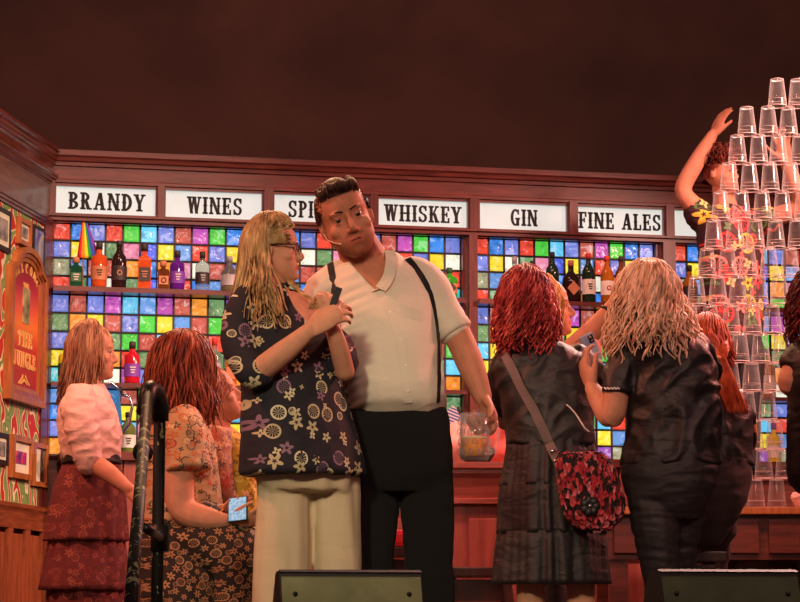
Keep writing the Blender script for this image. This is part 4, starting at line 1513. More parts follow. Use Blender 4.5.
# ---- skin and cloth materials
def m_skin(name, col, tone=1.0):
    m, nt, b = new_mat(name)
    setp(b, rough=.62, spec=.22)
    at = nt.nodes.new('ShaderNodeAttribute')
    at.attribute_name = 'Col'
    f = tnoise(nt, coord(nt), 28, 4, .6)
    base = mixc(nt, 1.0, ramp(nt, f, [(.3, tuple(c * .88 for c in col[:3]) + (1,)), (.7, tuple(min(1, c * 1.08) for c in col[:3]) + (1,))]), at.outputs['Color'], 'MULTIPLY')
    nt.links.new(base, b.inputs['Base Color'])
    bump(nt, b, tnoise(nt, coord(nt), 220, 2), .08, .002)
    return m
WHITE4 = (1, 1, 1, 1)
def face_paint(HM, lip=(.86, .55, .52, 1), beard=None, brow=None, cheek=None):
    inv = HM.inverted()
    def f(c):
        q = inv @ Vector(c)
        x, fr, z = q.x, -q.y, q.z + .115
        if -.02 < z < .25 and abs(x) < .1 and -.12 < fr < .13:
            if abs(x) < .025 and .0365 < z < .057 and fr > .074:
                return lip
            if beard and z < .075 and fr > -.02:
                e = math.exp(-((z - .02) / .04) ** 2) if abs(x) < .055 else .5
                e = max(e, .75 if .058 < z < .07 and abs(x) < .028 and fr > .07 else 0)
                return tuple(1 - (1 - b_) * e for b_ in beard[:3]) + (1,)
        return WHITE4
    return f
def white_paint(c):
    return WHITE4

def cloth(name, col, vary=.10, rough=.85, bscale=60, bstr=.25, sheen=0.0, wr=7.0):
    m, nt, b = new_mat(name)
    setp(b, rough=rough, sheen=sheen)
    v = coord(nt)
    f = tnoise(nt, v, 5, 3)
    nt.links.new(ramp(nt, f, [(.3, tuple(c * (1 - vary) for c in col[:3]) + (1,)), (.7, tuple(min(1, c * (1 + vary)) for c in col[:3]) + (1,))]), b.inputs['Base Color'])
    h = mathn(nt, 'ADD', mathn(nt, 'MULTIPLY', tnoise(nt, v, bscale * 6, 2), .12), tnoise(nt, coord(nt, 'Object', (wr, wr, wr * 2)), 1.6, 3, .5, .8))
    bump(nt, b, h, bstr, .02)
    return m

def print_cloth(name, ground, motifs, scale, second=None, petals=5, rough=.85, ground2=None, jitter=1.0, size=.42, yw=.5, rot=0.0):
    """fabric printed with scattered flowers, rings and leaves; motifs = colours"""
    m, nt, b = new_mat(name)
    setp(b, rough=rough)
    t = nt.nodes.new('ShaderNodeTexCoord')
    sp = nt.nodes.new('ShaderNodeSeparateXYZ')
    nt.links.new(t.outputs['Object'], sp.inputs[0])
    cb = nt.nodes.new('ShaderNodeCombineXYZ')
    nt.links.new(mathn(nt, 'MULTIPLY', mathn(nt, 'ADD', sp.outputs[0], mathn(nt, 'MULTIPLY', sp.outputs[1], yw)), scale), cb.inputs[0])
    nt.links.new(mathn(nt, 'MULTIPLY', sp.outputs[2], scale), cb.inputs[1])
    if rot:
        vr = nt.nodes.new('ShaderNodeVectorRotate')
        vr.rotation_type = 'Z_AXIS'
        vr.inputs['Angle'].default_value = rot
        nt.links.new(cb.outputs[0], vr.inputs['Vector'])
        cb = vr
    def layer(off, sz, pet, col_a, base):
        va = nt.nodes.new('ShaderNodeVectorMath')
        va.operation = 'ADD'
        nt.links.new(cb.outputs[0], va.inputs[0])
        va.inputs[1].default_value = (off, off * 1.7, 0)
        vo = nt.nodes.new('ShaderNodeTexVoronoi')
        vo.voronoi_dimensions = '2D'
        vo.inputs['Scale'].default_value = 1.0
        vo.inputs['Randomness'].default_value = jitter
        nt.links.new(va.outputs[0], vo.inputs['Vector'])
        sb = nt.nodes.new('ShaderNodeVectorMath')
        sb.operation = 'SUBTRACT'
        nt.links.new(va.outputs[0], sb.inputs[0])
        nt.links.new(vo.outputs['Position'], sb.inputs[1])
        s2 = nt.nodes.new('ShaderNodeSeparateXYZ')
        nt.links.new(sb.outputs[0], s2.inputs[0])
        sc = nt.nodes.new('ShaderNodeSeparateColor')
        nt.links.new(vo.outputs['Color'], sc.inputs[0])
        ang = mathn(nt, 'ARCTAN2', s2.outputs[1], s2.outputs[0])
        rad_ = vo.outputs['Distance']
        pt = mathn(nt, 'COSINE', mathn(nt, 'MULTIPLY_ADD', ang, float(pet), mathn(nt, 'MULTIPLY', sc.outputs[0], 6.28)))
        lim = mathn(nt, 'MULTIPLY', mathn(nt, 'MULTIPLY_ADD', pt, .28, .68), mathn(nt, 'MULTIPLY', mathn(nt, 'MULTIPLY_ADD', sc.outputs[1], .5, .6), sz))
        flower = mathn(nt, 'LESS_THAN', rad_, lim)
        core = mathn(nt, 'GREATER_THAN', rad_, mathn(nt, 'MULTIPLY', lim, .3))
        flower = mathn(nt, 'MULTIPLY', flower, core)
        # ring with spokes (seed-head)
        r1 = mathn(nt, 'MULTIPLY', mathn(nt, 'LESS_THAN', rad_, sz * .92), mathn(nt, 'GREATER_THAN', rad_, sz * .70))
        spk = mathn(nt, 'MULTIPLY', mathn(nt, 'GREATER_THAN', mathn(nt, 'COSINE', mathn(nt, 'MULTIPLY', ang, 11.0)), .72), mathn(nt, 'LESS_THAN', rad_, sz * .72))
        ring = mathn(nt, 'MAXIMUM', r1, spk)
        pick = mathn(nt, 'GREATER_THAN', sc.outputs[2], .62)
        mask = mathn(nt, 'ADD', mathn(nt, 'MULTIPLY', ring, pick), mathn(nt, 'MULTIPLY', flower, mathn(nt, 'SUBTRACT', 1.0, pick)))
        cols = ramp(nt, sc.outputs[0], [(i / len(col_a), c) for i, c in enumerate(col_a)], 'CONSTANT')
        return mixc(nt, mask, base, cols)
    g = ground
    if ground2:
        g = ramp(nt, tnoise(nt, cb.outputs[0], .8, 2), [(.48, ground), (.52, ground2)])
    c = layer(0.0, size, petals, motifs, g)
    if second:
        c = layer(7.3, size * .55, 4, second, c)
    nt.links.new(c, b.inputs['Base Color'])
    bump(nt, b, tnoise(nt, coord(nt, 'Object', (7, 7, 14)), 1.6, 3, .5, .8), .25, .02)
    return m

def person(px, Y, label):
    e = empty('person', (P(px, 600, Y).x, Y, 0))
    tag(e, label, 'person')
    return e

def shoe(parent, x, y, yaw=0.0, mat=None, size=1.0):
    d = Vector((math.sin(yaw), -math.cos(yaw), 0))
    mb = MB()
    c = Vector((x, y, 0))
    limb(mb, [c - d * .06 + Vector((0, 0, .04)), c + d * .05 + Vector((0, 0, .042)), c + d * .15 + Vector((0, 0, .03))], [.04 * size, .043 * size, .036 * size], .8, (0, 0, 1), sub=4)
    for v in mb.v:
        v.z = max(.001, v.z)
    return mb.move(Matrix.Translation(-Vector(parent.location))).build('shoe', mat or M['iron'], parent, smooth=True)

def band(pts, w, t, off):
    """flat strap along points: each with a normal"""
    mb = MB()
    vs, fs = [], []
    m = len(pts)
    for i, (p, n) in enumerate(pts):
        tg = (pts[min(i + 1, m - 1)][0] - pts[max(i - 1, 0)][0]).normalized()
        sd = tg.cross(n).normalized()
        for a, b_ in ((-w, 0), (w, 0), (w, t), (-w, t)):
            vs.append(p + sd * a + n * b_ - off)
    for i in range(m - 1):
        for k in range(4):
            fs.append((i * 4 + k, i * 4 + (k + 1) % 4, (i + 1) * 4 + (k + 1) % 4, (i + 1) * 4 + k))
    fs += [(3, 2, 1, 0), tuple((m - 1) * 4 + k for k in range(4))]
    return mb.add(vs, fs)

def on_surf(bvh, pix, sub=6, lift=.002):
    """points of a surface under a line of photo positions, with normals"""
    out = []
    for a in cr([tuple(p) for p in pix], sub):
        d = ray(a[0], a[1]).normalized()
        h = bvh.ray_cast(Vector((0, 0, CAMZ)), d)
        if h[0] is not None:
            n = h[1] if h[1].dot(d) < 0 else -h[1]
            out.append((h[0] + n * lift, n))
    # soften
    for _ in range(3):
        o2 = [out[0]] + [((out[i - 1][0] + out[i][0] * 2 + out[i + 1][0]) / 4, (out[i - 1][1] + out[i][1] * 2 + out[i + 1][1]).normalized()) for i in range(1, len(out) - 1)] + [out[-1]]
        out = o2
    return out

SKIN_W = m_skin('skin_fair', rgb(200, 144, 116))
SKIN_M = m_skin('skin_ruddy', rgb(186, 124, 98))
M['jet'] = cloth('black_cotton', rgb(17, 15, 17), .2, .5, bstr=.3)
M['jeans'] = cloth('black_denim', rgb(36, 32, 35), .25, .6, bstr=.3, bscale=120)
# ================================================================== the big man in shirt and braces
def build_man():
    Y = 7.25
    q = lambda x, y, d=0.0: P(x, y, Y + d)
    e = person(400, Y, 'big man with quiffed brown hair in white shirt, black braces and black trousers')
    off = Vector(e.location)
    HM = head_frame(345.5, 219.5, Y - .05, 5, 7, -21, 1.11)
    b = MB()
    head(b, HM, jaw=1.12, fat=.09)
    limb(b, [q(378, 290, .05), q(366, 264, .03), q(355, 240, .0), q(350, 228, .0)], [.10, .082, .070, .06])
    torso(b, [(q(374, 262, .04), .10, .06), (q(378, 276, .04), .155, .10), (q(383, 300, .03), .165, .132), (q(388, 325, .03), .16, .14)])
    limb(b, [q(424, 285, .02), q(444, 312, .0), q(459, 338, -.02), q(471, 366, -.06), q(483, 398, -.09)], [.056, .050, .047, .045, .031])
    hand(b, q(483.5, 400, -.09), q(489, 421, -.13) - q(483, 400, -.09), (-.85, -.45, 0), (-.3, -1, -.2), 1.12, curl=(62, 62, 45), spread=3, thumb=(32, 10))
    beard = (.50, .38, .34, 1)
    core(b, [q(378, 285, .05), q(392, 360, .02), q(398, 440, .02), q(374, 490), q(371, 600), Vector((q(371, 600).x, Y, .1))], [q(398, 440, .02), q(426, 490), q(431, 600), Vector((q(431, 600).x, Y, .1))])
    fuse(b, 'body', SKIN_M, e, .0046, 2, paint=face_paint(HM, (.86, .58, .55, 1), beard))
    eyes(e, HM)
    hm = m_hair('brown_quiff_hair', rgb(24, 14, 11), rgb(54, 31, 23), rgb(92, 56, 42))
    brows(e, HM, hm, .0045)
    mouth(e, HM)
    # shirt
    s = MB()
    torso(s, [(q(371, 254, .05), .085, .062), (q(374, 263, .05), .115, .078), (q(378, 275, .04), .17, .115), (q(383, 300, .03), .178, .148), (q(387, 330, .02), .175, .172), (q(390, 360, .0), .170, .192),
              (q(393, 386, .0), .169, .200), (q(395, 402, .0), .166, .196), (q(397, 411, .01), .156, .178), (q(398, 420, .02), .14, .15)])
    limb(s, [q(412, 277, .03), q(427, 288, .02), q(441, 310, .0), q(453, 329, -.015)], [.070, .070, .060, .056])
    limb(s, [q(340, 280, .03), q(326, 292, .02), q(317, 318, .02), q(318, 345, .0)], [.068, .068, .060, .052])
    V = [(347, 257), (364, 276), (379.5, 291), (385, 279), (387.5, 262), (384, 246), (360, 240)]
    def cut(c, n):
        x, y = proj(c)
        return n.y < .3 and inpoly(x, y, V)
    def wr(c, n):
        x, y = proj(c)
        w1 = .0035 * max(0, 1 - abs(x - 350) / 26) * (math.sin(y * .62 + x * .25 + 2 * noise.noise(c * 9)))
        return w1 + 0.007 * (.5 - abs(noise.noise(Vector((c.x * 7 + c.z * 5, c.y * 5, c.z * 9)))) * 1.6)
    M['shirt'] = cloth('white_shirt_cotton', rgb(212, 204, 186), .04, .8, bstr=.22)
    so = fuse(s, 'shirt', M['shirt'], e, .0065, 3, disp=wr, cut=cut, thick=.003)
    bv = bvh_of(so, off)
    # rolled cuff
    a, c_ = q(449, 323, -.012), q(456, 334, -.018)
    MB().tube([a - off, a.lerp(c_, .3) - off, a.lerp(c_, .8) - off, c_ - off], [.058, .063, .063, .057], 18).build('rolled_cuff', M['shirt'], e, smooth=True)
    # collar, placket and buttons
    for path, w in (([(346, 256), (360, 270), (379, 291)], .017), ([(386.5, 247), (391, 262), (389, 277), (381, 291)], .015)):
        band(on_surf(bv, path, 6, .009), w * 1.25, .006, off).build('collar', M['shirt'], e)
    band(on_surf(bv, [(380, 290), (389, 312), (398, 335), (404, 365), (408, 402)], 8, .001), .0135, .0045, off).build('placket', M['shirt'], e)
    but = plain('pearl_button', rgb(232, 226, 214), .3)
    for p in ((390, 313), (400, 340), (405, 366), (408, 391)):
        h = on_surf(bv, [p, (p[0] + .2, p[1])], 1, .004)
        if h:
            MB().sphere(h[0][0] - off, .0055, .003, .0055, n=10, m=6).build('button', but, e, smooth=True)
    # braces
    for path in ([(399, 251), (410, 262), (421, 277), (430, 294), (435, 313), (437, 336), (438, 370), (437, 402)], [(330.5, 262), (333, 280), (336, 305), (342, 340), (345, 380), (349, 404)]):
        h = on_surf(bv, path, 6, .003)
        if len(h) > 3:
            band(h, .0115, .003, off).build('brace_strap', M['jet'], e)
    # trousers
    t = MB()
    torso(t, [(q(397, 408, .02), .164, .170), (q(397, 420, .02), .172, .170), (q(398, 445, .02), .176, .165), (q(399, 475, .02), .172, .15), (q(399, 492, .02), .14, .12)])
    for pts, r in (([q(374, 455), q(373, 500), q(370, 560), q(370, 610), (q(371, 600).x, Y, .08)], [.085, .083, .076, .07, .06]),
                   ([q(424, 455), q(427, 500), q(429, 560), q(431, 610), (q(431, 600).x, Y, .08)], [.087, .086, .079, .075, .06])):
        limb(t, [Vector(p) for p in pts], r)
    tb = cloth('black_suit_cloth', rgb(6, 6, 8), .2, 1.0, bstr=.2)
    fuse(t, 'trousers', tb, e, .008, 3, disp=wrinkle(.005, (6, 6, 12), 3))
    shoe(e, q(371, 600).x, Y - .02, -.2)
    shoe(e, q(431, 600).x, Y - .02, .3)
    # hair: clipped sides and a quiff combed up and back
    h = MB()
    hair_cap(h, HM, (.0808, .1045, .1240), .008, .010, .066, .028, -.045)
    rg = random.Random(4)
    for i in range(420):
        x = rg.uniform(-.060, .060)
        d = rg.uniform(0, 1)
        f0 = .084 - .055 * d - 7 * x * x
        lift = (.036 - .014 * d) * rg.uniform(.85, 1.1)
        z0 = .190 + .028 * d - 3.0 * x * x
        k_ = .004 * math.sin(x * 160)
        pts = [L3(x, f0, z0), L3(x * 1.02, f0 + .006 * (1 - d), z0 + lift * .65), L3(x * .98 + .006, f0 - .024, z0 + lift + k_), L3(x * .93 + .010, f0 - .068, z0 + lift * .8 + k_), L3(x * .88 + .012, f0 - .125, z0 - .002)]
        pts = [HM @ Vector(a) for a in cr([tuple(p) for p in pts], 3)]
        strand(h, pts, .0036, .0014)
    for i in range(600):
        s_ = rg.choice((-1, 1))
        z = rg.uniform(.112, .205)
        f = rg.uniform(-.10, np.interp(z, [.11, .135, .16, .2], [.010, .034, .058, .062]))
        rx = .0825 * math.sqrt(max(.02, 1 - ((f + .008) / .112) ** 2)) * math.sqrt(max(.05, 1 - ((z - .125) / .125) ** 2))
        p0 = L3(s_ * rx, f, z)
        p1 = L3(s_ * (rx + .001), f - .012, z - .004)
        p2 = L3(s_ * (rx + .0002), f - .026, z - .010)
        strand(h, [HM @ p0, HM @ p1, HM @ p2], .0026, .001)
    hair_obj(h, 'hair', hm, e)
    # thin head-worn microphone on the cheek
    m_ = MB()
    m_.tube([L3(-.078, .0, .10), L3(-.076, .03, .075), L3(-.064, .058, .06), L3(-.05, .076, .05)], .0018, 6)
    m_.sphere(L3(-.049, .078, .05), .0035, n=8, m=6)
    m_.move(Matrix.Translation(-off) @ HM).build('head_microphone', plain('mic_beige', rgb(226, 190, 160), .5), e, smooth=True)
build_man()
mg.location = P(474.5, 460.5, 7.08)

# ================================================================== the woman in the floral tunic
def build_tunic_woman():
    Y = 7.0
    q = lambda x, y, d=0.0: P(x, y, Y + d)
    e = person(303, Y, 'woman with long blonde hair and glasses in a navy floral tunic and cream trousers')
    off = Vector(e.location)
    HM = head_frame(274, 251, Y, 84, -3, 0, .87)
    b = MB()
    head(b, HM, jaw=1.0, nose=1.0, fat=.05)
    limb(b, [q(276, 312, .0), q(271, 292, .01), q(269, 270, .01), q(270, 256, .0)], [.085, .058, .053, .05])
    torso(b, [(q(273, 292), .09, .06), (q(277, 305), .14, .10), (q(282, 325), .155, .115), (q(286, 350), .15, .12)], math.radians(38))
    limb(b, [q(251, 366, -.15), q(258, 371, -.17), q(284, 352, -.22), q(309, 331, -.24)], [.036, .040, .037, .026])
    hand(b, q(310, 330, -.24), q(333, 314, -.25) - q(310, 330, -.24), (.1, .9, -.35), (0, -.2, 1), .98, curl=(28, 40, 32), spread=5, thumb=(30, 10))
    limb(b, [q(345, 372, -.10), q(339, 348, -.16), q(333, 329, -.20)], [.032, .030, .025])
    hand(b, q(333, 330, -.20), q(334.5, 305, -.215) - q(333, 330, -.20), (-.75, .45, .2), (.0, -1, .3), .95, curl=(48, 62, 40), spread=4, thumb=(20, 5))
    core(b, [q(276, 312), q(262, 318, -.05), q(247, 330, -.10), q(251, 366, -.15)], [q(280, 320), q(312, 330, .05), q(337, 349, -.02), q(344, 366, -.1)], [q(280, 320), q(295, 400), q(303, 450), q(284, 490), q(280, 600), Vector((q(280, 600).x, Y, .1))], [q(303, 450), q(336, 490, .03), q(338, 600, .03), Vector((q(338, 600).x, Y + .03, .1))])
    fuse(b, 'body', SKIN_W, e, .0046, 2, paint=face_paint(HM))
    eyes(e, HM)
    mouth(e, HM)
    # tunic
    t = MB()
    torso(t, [(q(271, 286), .062, .055), (q(272, 295), .125, .088), (q(276, 312), .162, .118), (q(283, 338), .163, .132), (q(291, 375), .160, .132), (q(295, 405), .168, .142), (q(300, 440), .185, .155),
              (q(303, 466), .197, .165), (q(303, 475), .199, .167)], math.radians(36),
          pleat=lambda s, a: 1 + .03 * max(0, s - .55) * math.sin(a * 9 + 1) * 2)
    limb(t, [q(253, 301, -.06), q(243, 318, -.09), q(240, 345, -.12), q(252, 369, -.155), q(260, 373, -.165)], [.062, .060, .054, .052, .050])
    limb(t, [q(300, 316, .08), q(319, 330, .06), q(338, 348, -.02), q(343, 364, -.08)], [.050, .050, .047, .045])
    V = [(286, 288), (294, 306), (306, 320), (322, 330), (331, 318), (326, 298), (308, 282)]
    def cut(c, n):
        x, y = proj(c)
        return n.y < .35 and inpoly(x, y, V) and c.y < Y + .05
    nav = print_cloth('navy_floral_print', rgb(24, 22, 34), [rgb(200, 188, 152), rgb(186, 172, 136), rgb(210, 200, 168), rgb(132, 100, 122)], 15.5, [rgb(190, 176, 140), rgb(24, 22, 34), rgb(200, 190, 156), rgb(24, 22, 34)], 5, size=.40)
    fuse(t, 'tunic', nav, e, .0065, 3, disp=wrinkle(.004, (6, 6, 10), 1), cut=cut, thick=.003)
    # trousers
    tr = MB()
    torso(tr, [(q(303, 440), .165, .13), (q(304, 470), .17, .13), (q(306, 492), .14, .11)], math.radians(15))
    limb(tr, [q(284, 462), q(283, 530), q(280, 602), Vector((q(279, 600).x, Y, .06))], [.088, .090, .093, .10])
    limb(tr, [q(336, 462, .03), q(337, 530, .03), q(338, 602, .03), Vector((q(338, 600).x, Y + .03, .06))], [.076, .0745, .076, .085])
    cm = cloth('cream_linen', rgb(198, 182, 150), .06, .85, bstr=.3, wr=4)
    def fold(c, n):
        return .012 * noise.noise(Vector((c.x * 20 + c.z * 2, c.y * 12, c.z * 2.6))) + .002 * noise.noise(c * 14)
    fuse(tr, 'trousers', cm, e, .008, 3, disp=fold)
    shoe(e, q(281, 600).x, Y - .03, .5, size=.9)
    shoe(e, q(336, 600).x, Y, .5, size=.9)
    # hair
    hm = m_hair('blonde_grey_hair', rgb(100, 78, 48), rgb(168, 136, 90), rgb(216, 188, 134), .4, 40)
    h = MB()
    hair_cap(h, HM, (.080, .103, .122), .008, .012, .064, .004, -.05)
    locks(h, HM, 170, (98, 262), (2, 35), (86, 112), (.18, .31), .005, 26, (.0078, .002), (-.10, -.08, 0), .06, rad=(.084, .107, .126), seed=3)
    locks(h, HM, 90, (232, 266), (0, 60), (88, 108), (.16, .29), .005, 24, (.0075, .002), (.16, -.55, 0), .0, rad=(.084, .107, .126), seed=5, dj=.28)
    locks(h, HM, 40, (82, 112), (5, 35), (70, 100), (.10, .24), .006, 24, (.007, .002), (.15, -.1, 0), .1, seed=7)
    locks(h, HM, 60, (262, 350), (0, 10), (34, 60), (.005, .02), .002, 24, (.007, .003), (-1.5, 0, .2), 0, rad=(.081, .104, .124), seed=19)
    rg = random.Random(18)
    for i in range(230):          # near side combed back over the top of the ear
        z = rg.uniform(.132, .232)
        f = rg.uniform(.0, .074 - max(0, z - .17) * .7)
        def sc_(f, z, up=0.0):
            g_ = 1 - ((z - .118) / .129) ** 2
            rx = .083 * math.sqrt(max(.0, g_)) * math.sqrt(max(.03, 1 - ((f + .012) / .112) ** 2))
            return L3(-(rx + up), f, z)
        dz = (z - .12) * .45
        pts = [sc_(f, z), sc_(f - .035, z - dz * .3, .002), sc_(f - .07, z - dz * .8, .003), sc_(max(-.105, f - .105), z - dz * 1.5, .004), sc_(max(-.108, f - .125), z - dz * 2.3, .002)]
        strand(h, [HM @ Vector(a) for a in cr([tuple(p) for p in pts], 3)], .0052, .002)
    # front locks over the chest
    rg = random.Random(8)
    for i in range(30):
        u = rg.random()
        pts = [q(283 + 5 * u, 272, .02), q(290 + 10 * u, 285 + 4 * u, -.06), q(302 + 16 * u, 294 + 8 * u, -.10), q(310 + 22 * u, 303 + 8 * u, -.125), q(309 + 24 * u + rg.uniform(-3, 3), 309 + 2 * u, -.13)]
        strand(h, [Vector(a) for a in cr([tuple(p) for p in pts], 4)], .0062, .002)
    hair_obj(h, 'hair', hm, e)
    # glasses
    g = MB()
    for s in (-1, 1):
        ring = [L3(s * .033 + .024 * math.cos(a), .094 - .05 * abs(.033 + s * .024 * math.cos(a) * .0) * .2, .118 + .017 * math.sin(a)) for a in [2 * PI * i / 16 for i in range(17)]]
        g.tube(ring, .0019, 6)
        g.tube([L3(s * .057, .092, .124), L3(s * .075, .05, .124), L3(s * .082, -.01, .122)], .0022, 6)
    g.tube([L3(-.01, .096, .122), L3(.01, .096, .122)], .0018, 6)
    g.move(Matrix.Translation(-off) @ HM).build('glasses', plain('dark_frame', rgb(26, 22, 24), .3), e, smooth=True)
    # phone in her hands
    c = q(333.5, 303, -.245)
    ax = (q(338.5, 287, -.25) - q(329, 312, -.235)).normalized()
    side = ax.cross(Vector((0, 1, 0))).normalized()
    nn = side.cross(ax)
    R = Matrix((( side.x, nn.x, ax.x, c.x), (side.y, nn.y, ax.y, c.y), (side.z, nn.z, ax.z, c.z), (0, 0, 0, 1)))
    ph = empty('smartphone', matrix=R)
    tag(ph, 'dark phone held up in the hands of the woman in the floral tunic', 'phone')
    MB().box(-.0105, .0105, -.005, .005, -.05, .052).build('case', M['iron'], ph, bevel=.003)
    MB().box(-.0085, .0085, -.0062, -.005, -.044, .046).build('screen', plain('phone_glass', rgb(60, 64, 66), .1), ph)
build_tunic_woman()
def drag(amp, seed):
    """long soft diagonal drapes"""
    def f(c, n):
        w = Vector((c.x * 9 + c.z * 7 + seed, c.y * 5, c.z * 9 - c.x * 9))
        w += noise.noise_vector(Vector((c.x * 3, c.y * 3, c.z * 3 + seed))) * .8
        v = noise.noise(w)
        return amp * (.35 - abs(v) * 1.5) + amp * .25 * noise.noise(w * 2.3)
    return f

# ================================================================== the women by the left wall
def legs_to_floor(mb, pts, Y, r):
    limb(mb, pts, r)

def build_pink_blouse():
    Y = 9.2
    q = lambda x, y, d=0.0: P(x, y, Y + d)
    e = person(86, Y, 'woman in a pale pink blouse and tiered russet skirt standing by the left wall')
    off = Vector(e.location)
    HM = head_frame(93.5, 353, Y, 92, 0, 0, .95)
    b = MB()
    head(b, HM)
    limb(b, [q(88, 402), q(89, 386), q(90, 368)], [.075, .052, .05])
    limb(b, [q(86, 432, -.17), q(90, 458, -.18), q(110, 474, -.21), q(128, 489, -.23)], [.042, .042, .038, .026])
    hand(b, q(128, 489, -.23), q(142, 499, -.23) - q(128, 489, -.23), (.2, .7, -.6), (.3, 0, 1), .95, curl=(15, 20, 15))
    core(b, [q(88, 400), q(82, 408, -.1), q(86, 432, -.17)], [q(88, 400), q(90, 460), q(86, 560, -.09), Vector((q(86, 640).x, Y - .09, .1))], [q(90, 460), q(86, 560, .09), Vector((q(86, 640).x, Y + .09, .1))])
    fuse(b, 'body', SKIN_W, e, .006, 2, paint=face_paint(HM))
    eyes(e, HM)
    t = MB()
    torso(t, [(q(89, 385), .06, .055), (q(87, 394), .13, .085), (q(87, 412), .165, .115), (q(90, 434), .16, .124), (q(91, 452), .15, .116), (q(91, 461), .14, .11)], math.radians(98))
    limb(t, [q(80, 398, -.12), q(79, 412, -.17), q(84, 436, -.19), q(89, 462, -.185)], [.062, .070, .062, .050])
    fuse(t, 'blouse', cloth('pale_pink_satin', rgb(232, 204, 190), .05, .45, bstr=.4), e, .0065, 2, disp=wrinkle(.012, (9, 9, 14), 4))
    rs = print_cloth('russet_scroll_print', rgb(98, 42, 40), [rgb(138, 72, 60), rgb(126, 58, 54), rgb(148, 84, 66)], 24, [rgb(104, 44, 44)], 6, size=.46)
    for k, (secs, ph) in enumerate(([[(q(91, 458), .125, .105), (q(91, 468), .145, .125), (q(89, 490), .17, .15), (q(87, 520), .185, .165), (q(86, 541), .195, .175)], 0],
                                    [[(q(87, 532), .165, .15), (q(86, 560), .185, .17), (q(84, 590), .20, .183)], 2], [[(q(86, 580), .17, .155), (q(85, 620), .18, .165), (q(85, 670), .19, .17)], 4])):
        s = MB()
        torso(s, secs, math.radians(95), n=72, p=1.0, pleat=lambda u, a: 1 + (.012 + .03 * u) * math.sin(a * 13 + ph + 1.5 * math.sin(a * 3)))
        s.move(Matrix.Translation(-off)).build('skirt_tier', rs, e, smooth=True)
    mb = MB()
    torso(mb, [(q(91, 455), .142, .122), (q(91, 464), .146, .126)], math.radians(98))
    mb.move(Matrix.Translation(-off)).build('waistband', M['jet'], e, smooth=True)
    for d in (-.09, .09):
        l = MB()
        limb(l, [q(86, 640, d), Vector((q(86, 640).x, Y + d, .06))], [.05, .045])
        l.move(Matrix.Translation(-off)).build('boot_shaft', M['iron'], e, smooth=True)
    shoe(e, q(88, 600).x, Y - .09, PI / 2)
    shoe(e, q(88, 600).x, Y + .09, PI / 2)
    hm = m_hair('light_brown_hair', rgb(84, 54, 38), rgb(140, 98, 70), rgb(190, 152, 116), .4, 40)
    h = MB()
    hair_cap(h, HM, (.083, .106, .126), .010, .012, .045, .05, -.06)
    locks(h, HM, 210, (75, 290), (2, 32), (84, 110), (.13, .24), .006, 26, (.0085, .002), (-.12, -.04, 0), .05, seed=13)
    locks(h, HM, 24, (284, 300), (3, 20), (70, 96), (.06, .16), .005, 24, (.0075, .002), (-.1, -.1, 0), .04, seed=14)
    hair_obj(h, 'hair', hm, e)
build_pink_blouse()

def bar_stool_under(px, Y, z, label):
    return stool(px, Y, .17, z, label)

